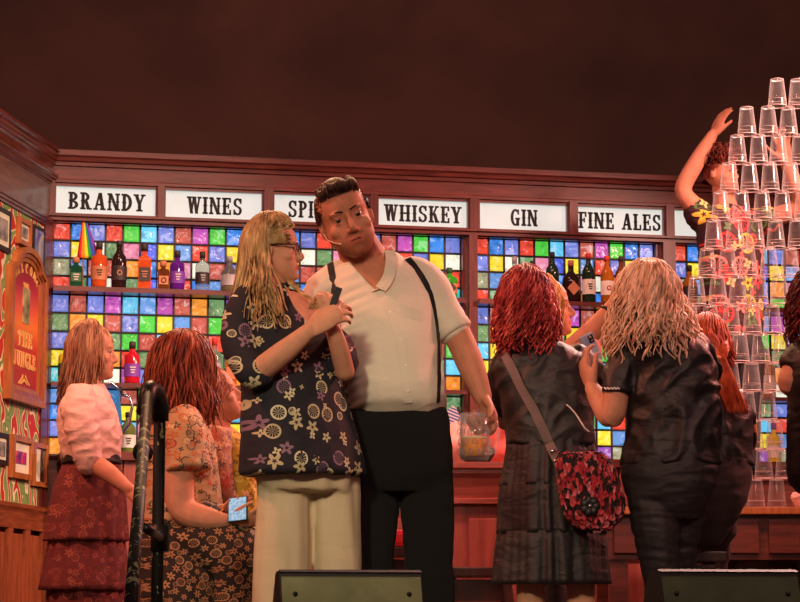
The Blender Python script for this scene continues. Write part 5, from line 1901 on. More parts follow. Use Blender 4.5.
def build_auburn():
    Y = 8.3
    q = lambda x, y, d=0.0: P(x, y, Y + d)
    e = person(182, Y, 'seated woman with a wavy auburn bob in a patterned top looking at a phone')
    off = Vector(e.location)
    HM = head_frame(184, 371, Y, 108, 4, 0, .98)
    b = MB()
    head(b, HM)
    limb(b, [q(180, 425), q(181, 405), q(183, 390)], [.08, .056, .052])
    limb(b, [q(183, 445, -.18), q(179, 485, -.20), q(184, 510, -.21), q(208, 519, -.24), q(226, 521.5, -.26)], [.056, .056, .052, .044, .029])
    hand(b, q(226, 521.5, -.26), q(246, 520, -.27) - q(226, 521, -.26), (0, .65, .75), (-.1, -.6, .6), .95, curl=(25, 45, 35), thumb=(30, 10))
    limb(b, [q(198, 505, .12), q(215, 513, -.06), q(226, 511, -.18)], [.04, .038, .028])
    hand(b, q(224, 511, -.17), q(244, 507, -.24) - q(224, 511, -.17), (.1, -.3, .9), (0, -.5, .8), .9, curl=(20, 45, 35))
    core(b, [q(180, 425), q(182, 432, -.1), q(183, 445, -.18)], [q(180, 425), q(186, 470, .1), q(198, 505, .12)], [q(180, 425), q(180, 535), q(230, 560, -.2), Vector((q(246, 600).x, Y - .22, .1))], [q(180, 535), q(215, 570, -.05), Vector((q(228, 600).x, Y - .05, .1))])
    fuse(b, 'body', SKIN_W, e, .006, 2, paint=face_paint(HM))
    eyes(e, HM)
    g = MB()
    for s in (-1, 1):
        g.tube([L3(s * .033 + .024 * math.cos(a), .094, .118 + .018 * math.sin(a)) for a in [2 * PI * i / 16 for i in range(17)]], .0026, 6)
        g.tube([L3(s * .057, .092, .122), L3(s * .078, .05, .124), L3(s * .082, -.01, .122)], .0026, 6)
    g.move(Matrix.Translation(-off) @ HM).build('glasses', M['iron'], e, smooth=True)
    pt = print_cloth('cream_orange_print', rgb(186, 152, 112), [rgb(160, 66, 44), rgb(70, 62, 54), rgb(186, 112, 66), rgb(90, 92, 74)], 25, [rgb(70, 50, 40), rgb(200, 80, 50), rgb(226, 200, 150)], 5, size=.5)
    t = MB()
    torso(t, [(q(181, 408), .065, .06), (q(179, 418), .15, .095), (q(179, 445), .175, .13), (q(181, 480), .17, .14), (q(182, 522), .18, .155)], math.radians(100))
    limb(t, [q(183, 418, -.12), q(186, 432, -.18), q(188, 452, -.2), q(189, 470, -.21)], [.06, .072, .074, .084], dome=False)
    fuse(t, 'blouse', pt, e, .0065, 2, disp=wrinkle(.006, (8, 8, 12), 6))
    lw = print_cloth('black_cream_border_print', rgb(30, 24, 22), [rgb(166, 132, 94), rgb(156, 120, 84), rgb(150, 112, 78)], 27, [rgb(150, 116, 82), rgb(30, 24, 22)], 6, size=.47, jitter=.12, rot=.6)
    s = MB()
    limb(s, [q(178, 535, .0), q(212, 540, -.14), q(241, 560, -.22), q(246, 610, -.22), Vector((q(246, 600).x, Y - .22, .25))], [.15, .125, .11, .10, .10])
    limb(s, [q(175, 540, .1), q(208, 555, .02), q(226, 580, -.05), q(228, 620, -.05), Vector((q(228, 600).x, Y - .05, .25))], [.15, .13, .12, .12, .11])
    limb(s, [q(178, 530, -.02), q(180, 560, -.06), q(185, 602, -.12), Vector((q(188, 600).x, Y - .12, .25))], [.15, .15, .16, .16])
    fuse(s, 'skirt', lw, e, .008, 3, disp=wrinkle(.008, (5, 5, 5), 2))
    for x, d in ((246, -.22), (228, -.05)):
        shoe(e, q(x, 600).x, Y + d, 1.2)
    hm = m_hair('auburn_hair', rgb(66, 24, 14), rgb(128, 56, 32), rgb(178, 96, 60), .38, 36)
    h = MB()
    hair_cap(h, HM, (.092, .118, .134), .010, .014, .045, .045, -.08)
    locks(h, HM, 300, (28, 332), (2, 34), (84, 108), (.11, .20), .010, 30, (.0095, .003), (.0, -.02, 0), .16, rad=(.096, .122, .138), seed=23)
    hair_obj(h, 'hair', hm, e)
    # phone with lit screen
    c = q(237.5, 507, -.29)
    ph = empty('smartphone', matrix=Matrix.Translation(c) @ Matrix.Rotation(math.radians(-14), 4, 'Z') @ Matrix.Rotation(math.radians(-6), 4, 'Y') @ Matrix.Rotation(math.radians(-18), 4, 'X'))
    tag(ph, 'phone with a glowing pale blue screen in the lap of the auburn-haired woman', 'phone')
    MB().box(-.037, .037, 0, .008, -.055, .04).build('case', M['iron'], ph, bevel=.003)
    m, nt, bs = new_mat('lit_phone_screen')
    f = tnoise(nt, coord(nt), 90, 3)
    nt.links.new(ramp(nt, f, [(.36, rgb(120, 176, 210)), (.6, rgb(180, 220, 244))]), bs.inputs['Emission Color'])
    setp(bs, estr=.8, base=(0.02, 0.02, 0.02, 1))
    MB().box(-.033, .033, -.0015, 0, -.051, .036).build('screen', m, ph)
build_auburn()
stool(178, 8.36, .15, .56, 'stool under the seated auburn-haired woman')

def build_short_hair():
    Y = 8.75
    q = lambda x, y, d=0.0: P(x, y, Y + d)
    e = person(224, Y, 'seated person with short wavy grey hair looking up in a yellow patterned top')
    off = Vector(e.location)
    HM = head_frame(217, 397, Y, 84, -20, 0, .93)
    b = MB()
    head(b, HM, fat=.08)
    limb(b, [q(214, 450), q(215, 432), q(217, 412)], [.085, .064, .058])
    core(b, [q(214, 450), q(222, 545), q(270, 575), Vector((q(275, 600).x, Y, .2))])
    fuse(b, 'body', SKIN_W, e, .006, 2, paint=face_paint(HM))
    eyes(e, HM)
    mouth(e, HM)
    pt = print_cloth('rose_grey_paisley', rgb(168, 120, 96), [rgb(96, 80, 80), rgb(190, 70, 60), rgb(206, 170, 130)], 17, [rgb(80, 70, 70), rgb(210, 180, 140)], 6, size=.48)
    t = MB()
    torso(t, [(q(216, 428), .07, .065), (q(215, 437), .15, .10), (q(218, 462), .175, .125), (q(222, 500), .175, .135), (q(224, 545), .185, .15)], math.radians(82))
    limb(t, [q(216, 440, -.14), q(216, 465, -.17), q(222, 495, -.17)], [.06, .06, .055])
    fuse(t, 'top', pt, e, .0065, 2, disp=wrinkle(.006, (8, 8, 12), 8))
    yl = print_cloth('yellow_leaf_print', rgb(206, 170, 60), [rgb(120, 96, 40), rgb(226, 206, 120), rgb(150, 110, 40)], 22, [rgb(110, 84, 40)], 4, size=.5)
    y_ = MB()
    limb(y_, [q(231, 436, -.05), q(238, 452, -.10), q(243, 480, -.12), q(245, 515, -.12)], [.03, .045, .052, .052])
    limb(y_, [q(233, 438, .08), q(242, 456, .08), q(248, 490, .08), q(249, 520, .08)], [.03, .045, .05, .05])
    fuse(y_, 'scarf', yl, e, .0065, 2, disp=wrinkle(.006, (14, 14, 8), 9))
    n_ = MB()
    n_.tube([Vector(a) - off for a in cr([tuple(q(203, 424, .0)), tuple(q(212, 433, -.09)), tuple(q(222, 440, -.095)), tuple(q(230, 438, -.04))], 5)], .004, 6)
    n_.build('necklace', M['iron'], e, smooth=True)
    l = MB()
    limb(l, [q(220, 545, 0), q(255, 560, -.1), q(275, 585, -.1), Vector((q(275, 600).x, Y - .1, .06))], [.13, .10, .08, .05])
    limb(l, [q(220, 545, .1), q(255, 560, .08), q(275, 585, .08), Vector((q(275, 600).x, Y + .08, .06))], [.13, .10, .08, .05])
    fuse(l, 'trousers', M['jeans'], e, .01, 2)
    for d in (-.1, .08):
        shoe(e, q(277, 600).x, Y + d, 1.4)
    hm = m_hair('short_ash_hair', rgb(120, 78, 64), rgb(178, 128, 108), rgb(216, 172, 150), .45, 40)
    h = MB()
    hair_cap(h, HM, (.082, .106, .126), .012, .014, .055, .03, -.05)
    locks(h, HM, 170, (40, 320), (2, 60), (50, 96), (.02, .05), .006, 55, (.008, .003), (-.4, 0, .2), .15, rad=(.086, .108, .130), seed=33)
    hair_obj(h, 'hair', hm, e)
build_short_hair()
stool(222, 8.8, .15, .60, 'stool under the seated person with short grey hair')

# ================================================================== the women at the bar, seen from behind
def build_red_curls():
    Y = 7.8
    q = lambda x, y, d=0.0: P(x, y, Y + d)
    e = person(550, Y, 'woman with curly red hair seen from behind in black top and tiered black skirt')
    off = Vector(e.location)
    HM = head_frame(527, 307, Y, 160, 0, 0, 1.0)
    b = MB()
    head(b, HM)
    limb(b, [q(541, 362), q(537, 345), q(531, 328)], [.08, .056, .052])
    limb(b, [q(592, 392, .13), q(592, 402, .25), q(585, 390, .4)], [.045, .042, .034])
    limb(b, [q(502, 405, .12), q(508, 420, .25), q(530, 410, .4)], [.045, .042, .034])
    for x in (530.5, 581):
        limb(b, [q(x, 560), q(x, 600), q(x + 1, 650), Vector((q(x, 600).x, Y, .07))], [.052, .050, .053, .036])
    core(b, [q(541, 362), q(580, 370, .04), q(592, 392, .13)], [q(541, 362), q(508, 372, .04), q(502, 405, .12)], [q(541, 362), q(550, 440), q(531, 500), q(530.5, 575)], [q(550, 440), q(580, 500), q(581, 575)])
    fuse(b, 'body', SKIN_W, e, .006, 2, paint=white_paint)
    t = MB()
    torso(t, [(q(540, 342), .07, .065), (q(542, 352), .13, .09), (q(543, 362), .170, .105), (q(545, 380), .178, .118), (q(548, 402), .166, .122), (q(550, 428), .160, .124), (q(551, 446), .158, .124)], 0)
    limb(t, [q(578, 360, .02), q(589, 374, .06), q(593, 396, .13)], [.062, .062, .058])
    limb(t, [q(511, 360, .02), q(503, 378, .05), q(503, 404, .12)], [.060, .058, .056])
    to = fuse(t, 'top', cloth('charcoal_top', rgb(26, 23, 25), .2, .55, bstr=.3), e, .007, 3, disp=drag(.013, 11))
    sk = cloth('crinkled_black_skirt', rgb(27, 23, 25), .3, .6, bstr=.5)
    tiers = [[(q(551, 437), .150, .118), (q(551, 446), .158, .128), (q(551, 470), .168, .14), (q(550, 486), .176, .15)],
             [(q(550, 484), .175, .149), (q(550, 495), .180, .156), (q(550, 510), .181, .158), (q(551, 534), .187, .165)],
             [(q(551, 532), .187, .164), (q(551, 543), .192, .170), (q(551, 560), .196, .172), (q(551, 584), .203, .178)]]
    for k, secs in enumerate(tiers):
        s = MB()
        torso(s, secs, 0, n=180, p=1.0, pleat=lambda u, a: 1 + (.014 + .034 * u) * math.sin(a * 15 + 2.6 * math.sin(a * 4) + .5 * (u + k)) + .012 * math.sin(a * 34 + k))
        s.move(Matrix.Translation(-off)).build('skirt_tier', sk, e, smooth=True)
    for x in (530.5, 581):
        shoe(e, q(x, 600).x, Y + .03, PI)
    hm = m_hair('red_curly_hair', rgb(74, 14, 18), rgb(150, 44, 44), rgb(206, 100, 88), .35, 30)
    h = MB()
    hair_cap(h, HM, (.090, .112, .128), .010, .012, .045, .045, -.10)
    locks(h, HM, 330, (22, 338), (2, 70), (72, 118), (.06, .15), .011, 75, (.0075, .0035), (0.05, 0, 0), .16, rad=(.092, .114, .130), seed=43, curl=True, steps=18)
    hair_obj(h, 'hair', hm, e)
    # cross-body bag
    bv = bvh_of(to, off)
    hc = on_surf(bv, [(566, 405), (571, 409), (577, 417), (583, 428), (588, 432)], 4, .006)
    MB().tube([p - off for p, n in hc], .0028, 6).build('white_cord', plain('white_cord', rgb(226, 218, 206), .6), e, smooth=True)
    bg = empty('crossbody_bag', P(591, 520, Y - .24))
    bo = Vector(bg.location)
    tag(bg, 'red and black chunky knitted crossbody bag on the hip of the red-haired woman', 'bag')
    m, nt, bs = new_mat('chunky_red_black_knit')
    setp(bs, rough=.9)
    vo = nt.nodes.new('ShaderNodeTexVoronoi')
    vo.inputs['Scale'].default_value = 84
    nt.links.new(coord(nt, 'Object', (1, 1, .5), (0, .5, 0)), vo.inputs['Vector'])
    sc = nt.nodes.new('ShaderNodeSeparateColor')
    nt.links.new(vo.outputs['Color'], sc.inputs[0])
    nt.links.new(ramp(nt, sc.outputs[0], [(0, rgb(40, 16, 22)), (.3, rgb(176, 40, 56)), (.55, rgb(214, 110, 120)), (.72, rgb(60, 20, 26)), (.85, rgb(200, 70, 70))], 'CONSTANT'), bs.inputs['Base Color'])
    bump(nt, bs, vo.outputs['Distance'], .9, .02)
    B = MB()
    bc = [P(581, 452, Y - .22), P(584, 462, Y - .23), P(589, 485, Y - .24), P(594, 510, Y - .24), P(595, 524, Y - .24)]
    torso(B, [(bc[0], .075, .03), (bc[1], .095, .045), (bc[2], .108, .055), (bc[3], .108, .055), (bc[4], .078, .04), (P(595, 530, Y - .24), .045, .025)], 0, n=40)
    def knit(c, n):
        return .006 * (.5 - noise.voronoi(c * 60)[0][0]) * 2
    ob = fuse(B, 'bag_body', m, bg, .005, 1, disp=knit)
    fl = MB()
    for k in range(7):
        a = 2 * PI * k / 7
        c = P(590, 506, Y - .30) - bo + Vector((.020 * math.cos(a), 0, .020 * math.sin(a)))
        fl.sphere(c, .016, .008, .016, n=10, m=6)
    fl.build('flower', M['jet'], bg, smooth=True)
    MB().sphere(P(590, 506, Y - .307) - bo, .009, n=10, m=6).build('flower_button', M['chrome'], bg, smooth=True)
    st = plain('grey_webbing', rgb(104, 88, 88), .8)
    band(on_surf(bv, [(502, 347), (511, 366), (522, 388), (534, 410), (545, 434), (549, 443)], 6, .004), .016, .004, bo).build('strap', st, bg)
    pts = [P(549, 443, Y - .15), P(555, 456, Y - .19), P(561, 468, Y - .22), P(566, 474, Y - .235)]
    band([(p, Vector((0, -1, 0))) for p in pts[:3]], .016, .004, bo).build('strap_end', st, bg)
    for a, b_ in (((550, 452), (557, 450)), ((553, 461), (560, 459))):
        MB().tube([P(a[0], a[1], Y - .21) - bo, P(b_[0], b_[1], Y - .21) - bo], .006, 8).build('buckle', M['chrome'], bg, smooth=True)
    ring = ring_mesh(.016, .0035, 0).move(Matrix.Translation(P(562, 472, Y - .235) - bo) @ Matrix.Rotation(PI / 2, 4, 'X'))
    ring.build('ring', M['chrome'], bg, smooth=True)
build_red_curls()

def build_blonde_curls():
    Y = 7.6
    q = lambda x, y, d=0.0: P(x, y, Y + d)
    e = person(668, Y, 'woman with big blonde curls seen from behind in black t-shirt and black jeans')
    off = Vector(e.location)
    HM = head_frame(646, 305, Y, 205, 0, 0, 1.0)
    b = MB()
    head(b, HM)
    limb(b, [q(660, 352), q(655, 335), q(650, 322)], [.08, .056, .052])
    limb(b, [q(617, 390, -.03), q(611.5, 416, -.02), q(601, 402, .03), q(592, 388, .07)], [.045, .044, .040, .027])
    hand(b, q(592, 389, .07), q(583, 366, .1) - q(592, 389, .07), (.75, .3, .3), (.2, -1, .2), .98, curl=(18, 25, 20), spread=7, thumb=(35, 10))
    limb(b, [q(707, 372, .17), q(708, 392, .28), q(695, 395, .42)], [.042, .040, .03])
    core(b, [q(660, 352), q(640, 356), q(622, 368, -.02), q(617, 392, -.03)], [q(660, 352), q(700, 360, .1), q(707, 372, .17)], [q(660, 352), q(671, 450), q(650, 510), q(662, 600), Vector((q(664, 600).x, Y - .02, .1))], [q(671, 450), q(683, 520, .05), q(680, 600, .1), Vector((q(681, 600).x, Y + .1, .1))])
    fuse(b, 'body', SKIN_W, e, .0048, 2, paint=white_paint)
    t = MB()
    torso(t, [(q(656, 328), .07, .065), (q(660, 337), .12, .09), (q(664, 348), .156, .108), (q(669, 368), .166, .118), (q(673, 400), .166, .124), (q(674, 430), .165, .128), (q(671, 456), .170, .136), (q(670, 466), .172, .138)], math.radians(-10))
    limb(t, [q(640, 346, .0), q(628, 355, -.01), q(621, 374, -.02), q(618, 394, -.03)], [.060, .061, .060, .059], dome=False)
    limb(t, [q(692, 346, .05), q(702, 358, .10), q(708, 374, .17)], [.058, .056, .054])
    to = fuse(t, 'tshirt', M['jet'], e, .007, 3, disp=drag(.014, 14))
    # white script on the sleeve
    bv = bvh_of(to, off)
    sq = MB()
    for k in range(9):
        hpt = on_surf(bv, [(605 + k * 1.6, 387.5 + (k % 2) * 1.6 - .2 * k * 0), (606.6 + k * 1.6, 387.5 + ((k + 1) % 2) * 1.6)], 2, .003)
        if len(hpt) > 1:
            sq.tube([hpt[0][0] - off, hpt[-1][0] - off], .0028, 5)
    if sq.v:
        sq.build('sleeve_script', plain('white_print', rgb(230, 226, 222), .7), e)
    j = MB()
    torso(j, [(q(671, 452, .0), .160, .125), (q(670, 474, .0), .164, .138), (q(668, 500, .0), .136, .125), (q(667, 518, .0), .10, .09)], math.radians(-10))
    limb(j, [q(651, 480, -.02), q(655, 520, -.03), q(660, 560, -.03), q(663, 602, -.02), Vector((q(664, 600).x, Y - .02, .06))], [.084, .082, .067, .056, .048])
    limb(j, [q(688, 480, .04), q(683, 520, .05), q(679, 560, .08), q(680, 602, .10), Vector((q(681, 600).x, Y + .1, .06))], [.078, .070, .054, .048, .046])
    fuse(j, 'jeans', M['jeans'], e, .007, 2, disp=wrinkle(.006, (7, 7, 34), 5))
    shoe(e, q(664, 600).x, Y, PI)
    shoe(e, q(683, 600).x, Y + .14, PI)
    hm = m_hair('blonde_curly_hair', rgb(160, 118, 88), rgb(228, 194, 160), rgb(248, 230, 208), .4, 30)
    h = MB()
    hair_cap(h, HM, (.098, .118, .132), .010, .012, .045, .045, -.09)
    locks(h, HM, 360, (20, 340), (2, 60), (72, 112), (.08, .19), .010, 58, (.0080, .0030), (0.10, 0, 0), .36, rad=(.103, .122, .138), seed=53, curl=True, steps=16)
    hair_obj(h, 'hair', hm, e)
    # bracelets
    for k, (a, b_) in enumerate(((q(597, 396, .055), q(595.5, 393.5, .06)), (q(600, 400, .04), q(599, 398.5, .045)))):
        MB().tube([a - off, b_ - off], .034, 16).build('bracelet', [M['gold'], M['chrome']][k], e, smooth=True)
build_blonde_curls()

def build_reacher():
    Y = 8.55
    q = lambda x, y, d=0.0: P(x, y, Y + d)
    e = person(556, Y, 'woman with short fair hair reaching an arm up behind the red-haired woman')
    off = Vector(e.location)
    HM = head_frame(548, 309, Y, 82, -6, 0, .94)
    b = MB()
    head(b, HM)
    limb(b, [q(545, 355), q(545, 342), q(546, 325)], [.075, .054, .05])
    limb(b, [q(560, 362, -.05), q(580, 343, -.08), q(597, 326, -.1), q(613, 306, -.12), q(616, 299, -.12)], [.050, .046, .041, .030, .026])
    hand(b, q(615, 300, -.12), q(622, 278, -.12) - q(615, 300, -.12), (.6, .4, .0), (.3, -1, 0), .95, curl=(15, 20, 15), spread=6)
    limb(b, [q(572, 400, -.12), q(590, 385, -.2), q(597, 366, -.22)], [.042, .038, .027])
    hand(b, q(597, 367, -.22), q(595, 348, -.22) - q(597, 367, -.22), (-.6, .6, .2), (.2, -1, 0), .92, curl=(35, 45, 30))
    core(b, [q(546, 355), q(560, 362, -.05)], [q(546, 355), q(560, 380, -.12), q(572, 400, -.12)], [q(546, 355), q(551, 470), q(551, 560, -.09), Vector((q(551, 600).x, Y - .09, .1))], [q(551, 470), q(551, 560, .09), Vector((q(551, 600).x, Y + .09, .1))])
    fuse(b, 'body', SKIN_W, e, .006, 2, paint=face_paint(HM))
    eyes(e, HM)
    MB().tube([q(607.5, 313, -.115) - off, q(609.5, 310.5, -.115) - off], .036, 16).build('bracelet', M['iron'], e, smooth=True)
    t = MB()
    torso(t, [(q(546, 348), .065, .06), (q(548, 358), .15, .09), (q(550, 385), .16, .115), (q(551, 430), .155, .12), (q(551, 470), .165, .13)], math.radians(80))
    limb(t, [q(555, 360, -.1), q(566, 366, -.1)], [.056, .056])
    limb(t, [q(553, 362, -.14), q(563, 385, -.16), q(573, 400, -.13)], [.055, .052, .05])
    fuse(t, 'top', cloth('dark_plum_top', rgb(70, 36, 44), .2), e, .008, 2, disp=wrinkle(.006))
    tr = MB()
    for d in (-.09, .09):
        limb(tr, [q(551, 470, d), q(551, 560, d), Vector((q(551, 600).x, Y + d, .06))], [.10, .07, .05])
        shoe(e, q(553, 600).x, Y + d, PI / 2)
    fuse(tr, 'trousers', M['jeans'], e, .01, 2)
    hm = m_hair('fair_short_hair', rgb(150, 96, 50), rgb(214, 156, 92), rgb(240, 200, 140), .4, 40)
    h = MB()
    hair_cap(h, HM, (.083, .106, .126), .010, .012, .05, .045, -.06)
    locks(h, HM, 150, (55, 310), (2, 40), (70, 104), (.03, .09), .008, 40, (.008, .003), (-.2, 0, 0), .1, seed=63)
    hair_obj(h, 'hair', hm, e)
    ph = empty('smartphone', matrix=Matrix.Translation(q(590, 347, -.27)) @ Matrix.Rotation(.5, 4, 'Z') @ Matrix.Rotation(-.45, 4, 'Y'))
    tag(ph, 'pale blue phone held up between the red-haired and blonde women', 'phone')
    MB().box(-.032, .032, -.004, .004, -.062, .05).build('case', plain('pale_blue_case', rgb(150, 176, 206), .35), ph, bevel=.003)
    MB().box(.004, .026, -.0075, -.004, .012, .042).build('camera_bump', M['iron'], ph)
    for z in (.02, .034):
        MB().sphere((.015, -.0085, z), .005, .002, .005, n=10, m=6).build('lens', M['chrome'], ph)
build_reacher()

def build_ponytail():
    Y = 8.3
    q = lambda x, y, d=0.0: P(x, y, Y + d)
    e = person(712, Y, 'woman with long straight orange-red hair in black perched at the cup table')
    off = Vector(e.location)
    HM = head_frame(707, 351, Y, 165, 22, 0, .97)
    b = MB()
    head(b, HM)
    limb(b, [q(710, 400), q(706, 385), q(703, 370)], [.075, .054, .05])
    limb(b, [q(745, 420, .1), q(748, 440, .25), q(742, 455, .4)], [.04, .038, .03])
    core(b, [q(710, 400), q(736, 405, .05), q(745, 420, .1)], [q(710, 400), q(706, 500), q(700, 520), q(698, 535, .4), Vector((q(698, 600).x, Y + .5, .12))])
    fuse(b, 'body', SKIN_W, e, .006, 2, paint=white_paint)
    t = MB()
    torso(t, [(q(708, 385), .065, .06), (q(709, 394), .125, .10), (q(712, 412), .15, .12), (q(713, 440), .146, .124), (q(713, 466), .15, .13)], math.radians(12))
    limb(t, [q(736, 400, .04), q(744, 420, .1), q(746, 440, .22)], [.05, .048, .045])
    fuse(t, 'top', M['jet'], e, .008, 2, disp=drag(.012, 17))
    j = MB()
    torso(j, [(q(713, 458), .138, .12), (q(712, 485), .138, .14), (q(706, 508), .132, .14), (q(698, 530), .11, .12), (q(695, 546), .08, .09)], math.radians(12))
    for s in (-.09, .09):
        limb(j, [q(700, 525, .05) + Vector((s * .6, 0, 0)), q(698, 530, .32) + Vector((s * .6, 0, 0)), q(698, 560, .5) + Vector((s * .6, 0, 0)), Vector((q(698, 600).x + s * .8, Y + .52, .06))], [.085, .075, .065, .045])
        shoe(e, q(698, 600).x + s * .8, Y + .56, PI)
    fuse(j, 'trousers', cloth('dark_brown_trousers', rgb(42, 30, 30), .2), e, .008, 2, disp=wrinkle(.007, (5, 5, 12), 21))
    hm = m_hair('orange_red_hair', rgb(120, 44, 22), rgb(176, 78, 44), rgb(206, 112, 72), .4, 50)
    h = MB()
    hair_cap(h, HM, (.085, .108, .128), .010, .012, .04, .045, -.09)
    locks(h, HM, 130, (40, 320), (2, 40), (70, 100), (.02, .06), .003, 20, (.008, .004), (.35, -.1, 0), 0, rad=(.087, .110, .130), seed=73)
    rg = random.Random(9)
    for i in range(150):
        u, v = rg.random(), rg.random()
        p0 = q(690 + 40 * u, 330 + 14 * abs(u - .35) + 8 * v, -.02 - .1 * math.sin(PI * u))
        p1 = q(702 + 26 * u, 344 + 8 * v, -.12 - .02 * v)
        p2 = q(710 + 16 * u, 358 + 2 * v, -.14 - .02 * v)
        p3 = q(716 + 20 * u, 382, -.16 - .02 * v)
        p4 = q(730 + 17 * u + rg.uniform(-2, 2), 408 + 6 * v, -.155)
        strand(h, [Vector(a) for a in cr([tuple(p) for p in (p0, p1, p2, p3, p4)], 5)], .0062, .002)
    hair_obj(h, 'hair', hm, e)
    MB().sphere(q(718, 357.5, -.165) - off, .012, .010, .008, n=12, m=8).build('hair_bead', plain('amber_bead', rgb(236, 170, 120), .3), e, smooth=True)
build_ponytail()
stool(697, 8.36, .10, P(697, 552, 8.36).z, 'stool under the woman with long orange-red hair')

def build_cup_man():
    Y = 11.75
    q = lambda x, y, d=0.0: P(x, y, Y + d)
    zf = q(730, 478).z
    cr_ = empty('wooden_crate', (q(735, 478).x, Y, 0))
    tag(cr_, 'tall wooden crate behind the cup tower under the man with raised arms', 'crate')
    MB().box(-.42, .42, -.24, .22, 0, zf - .02).build('crate_body', M['table_x'], cr_)
    MB().box(-.44, .44, -.26, .24, zf - .03, zf - .001).build('crate_lid', M['table_x'], cr_)
    e = person(732, Y, 'man with dark curly hair and tropical shirt raising both arms behind the cup tower')
    e.location.z = zf
    off = Vector(e.location)
    HM = head_frame(721, 175, Y, 48, -4, 4, 1.0)
    b = MB()
    head(b, HM)
    limb(b, [q(727, 216), q(725, 203), q(722, 190)], [.085, .062, .058])
    limb(b, [q(706, 222, .0), q(696, 209, -.02), q(683, 190, -.04), q(696, 163, -.05), q(710, 139, -.05), q(713, 134, -.05)], [.066, .058, .048, .046, .033, .029])
    hand(b, q(713, 135, -.05), q(723, 113, -.06) - q(713, 135, -.05), (.7, .5, -.2), (.4, -1, 0), 1.0, curl=(8, 14, 12), spread=1, thumb=(24, 8))
    limb(b, [q(755, 222, .0), q(778, 216, -.10), q(800, 204, -.16), q(793, 180, -.2), q(785, 160, -.22)], [.062, .055, .047, .044, .03])
    hand(b, q(785, 161, -.22), q(782, 140, -.24) - q(785, 161, -.22), (-.2, -.9, 0), (-1, 0, .1), 1.05, curl=(10, 15, 12), spread=9, thumb=(48, 10))
    core(b, [q(727, 218), q(706, 222)], [q(727, 218), q(755, 222)], [q(727, 218), q(732, 340), q(732, 400) + Vector((-.09, 0, 0)), Vector((q(732, 400).x - .09, Y, zf + .1))], [q(732, 340), q(732, 400) + Vector((.09, 0, 0)), Vector((q(732, 400).x + .09, Y, zf + .1))])
    fuse(b, 'body', SKIN_M, e, .0065, 2, paint=face_paint(HM, beard=(.7, .6, .55, 1)))
    eyes(e, HM)
    hm = m_hair('dark_auburn_curls', rgb(50, 18, 14), rgb(98, 40, 30), rgb(150, 74, 56), .4, 30)
    brows(e, HM, hm, .005)
    sh = print_cloth('tropical_shirt_print', rgb(56, 22, 26), [rgb(206, 40, 40), rgb(216, 176, 60), rgb(70, 110, 60), rgb(226, 120, 110)], 9, [rgb(216, 60, 50), rgb(90, 130, 70), rgb(230, 190, 120)], 5, size=.55)
    t = MB()
    torso(t, [(q(727, 206), .075, .07), (q(729, 214), .14, .10), (q(730, 228), .185, .125), (q(731, 255), .18, .135), (q(732, 290), .168, .135), (q(732, 325), .17, .135), (q(732, 334), .165, .13)], math.radians(25))
    limb(t, [q(712, 226, 0), q(703, 219, -.01), q(697, 212, -.02)], [.08, .078, .076])
    limb(t, [q(748, 224, 0), q(760, 222, -.04), q(771, 219, -.08)], [.08, .074, .070])
    fuse(t, 'shirt', sh, e, .008, 2, disp=wrinkle(.007))
    j = MB()
    torso(j, [(q(732, 322), .155, .12), (q(732, 345), .165, .13), (q(732, 362), .14, .11)], math.radians(25))
    for s in (-.09, .09):
        limb(j, [q(732, 350) + Vector((s, 0, 0)), q(732, 410) + Vector((s, 0, 0)), Vector((q(732, 400).x + s, Y, zf + .07))], [.09, .068, .05])
        o = shoe(e, q(732, 400).x + s, Y, .3)
        o.location.z += 0
        for v in o.data.vertices:
            v.co.z += zf + .002
    fuse(j, 'trousers', M['jeans'], e, .01, 2)
    h = MB()
    hair_cap(h, HM, (.083, .106, .126), .010, .012, .055, .03, -.03)
    locks(h, HM, 200, (0, 360), (0, 60), (30, 78), (.03, .06), .012, 75, (.0085, .004), (0, 0, 1.6), .5, rad=(.086, .108, .130), seed=83, curl=True)
    hair_obj(h, 'hair', hm, e)
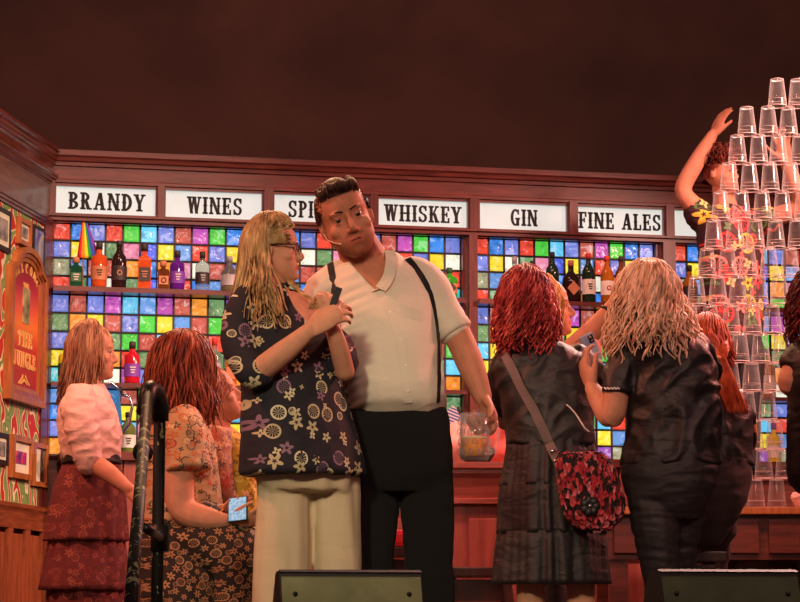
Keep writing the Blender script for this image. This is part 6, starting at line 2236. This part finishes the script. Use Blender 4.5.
build_cup_man()

def build_edge_person():
    Y = 7.9
    q = lambda x, y, d=0.0: P(x, y, Y + d)
    e = person(828, Y, 'person in black with dark curly hair cut off by the right picture edge')
    off = Vector(e.location)
    HM = head_frame(818, 306, Y, 200, 0, 0, 1.0)
    b = MB()
    head(b, HM)
    limb(b, [q(824, 362), q(822, 345), q(820, 328)], [.08, .056, .052])
    limb(b, [q(800, 360, .0), q(793, 374, -.01), q(791, 384, .0), q(806, 386, .1), q(822, 376, .2)], [.048, .047, .046, .042, .03])
    core(b, [q(824, 362), q(800, 360)], [q(824, 362), q(838, 470), q(862, 560), Vector((q(868, 600).x, Y, .3))])
    fuse(b, 'body', SKIN_W, e, .006, 2, paint=white_paint)
    t = MB()
    torso(t, [(q(824, 340), .07, .065), (q(826, 350), .12, .1), (q(829, 362), .15, .115), (q(832, 400), .155, .125), (q(833, 440), .16, .13), (q(835, 478), .165, .135), (q(842, 492), .15, .13)], 0)
    limb(t, [q(806, 354, .0), q(797, 362, -.005), q(794, 369, -.01)], [.060, .056, .056], dome=False)
    limb(t, [q(850, 354, .0), q(862, 365, .02), q(866, 380, .03)], [.060, .056, .056])
    fuse(t, 'tshirt', M['jet'], e, .008, 2, disp=wrinkle(.007))
    j = MB()
    for s in (-.09, .09):
        limb(j, [q(846, 480) + Vector((s, 0, 0)), q(862, 560) + Vector((s, 0, 0)), Vector((q(868, 600).x + s, Y, .06))], [.085, .07, .05])
        shoe(e, q(868, 600).x + s, Y, PI)
    fuse(j, 'trousers', M['jeans'], e, .01, 2)
    h = MB()
    hm = m_hair('dark_wine_curls', rgb(44, 12, 16), rgb(92, 26, 30), rgb(150, 60, 58), .35, 30)
    hair_cap(h, HM, (.088, .11, .128), .010, .012, .045, .045, -.10)
    locks(h, HM, 220, (20, 340), (2, 70), (72, 118), (.05, .13), .012, 70, (.008, .0035), (0, 0, 0), .15, rad=(.09, .112, .130), seed=93, curl=True)
    hair_obj(h, 'hair', hm, e)
build_edge_person()
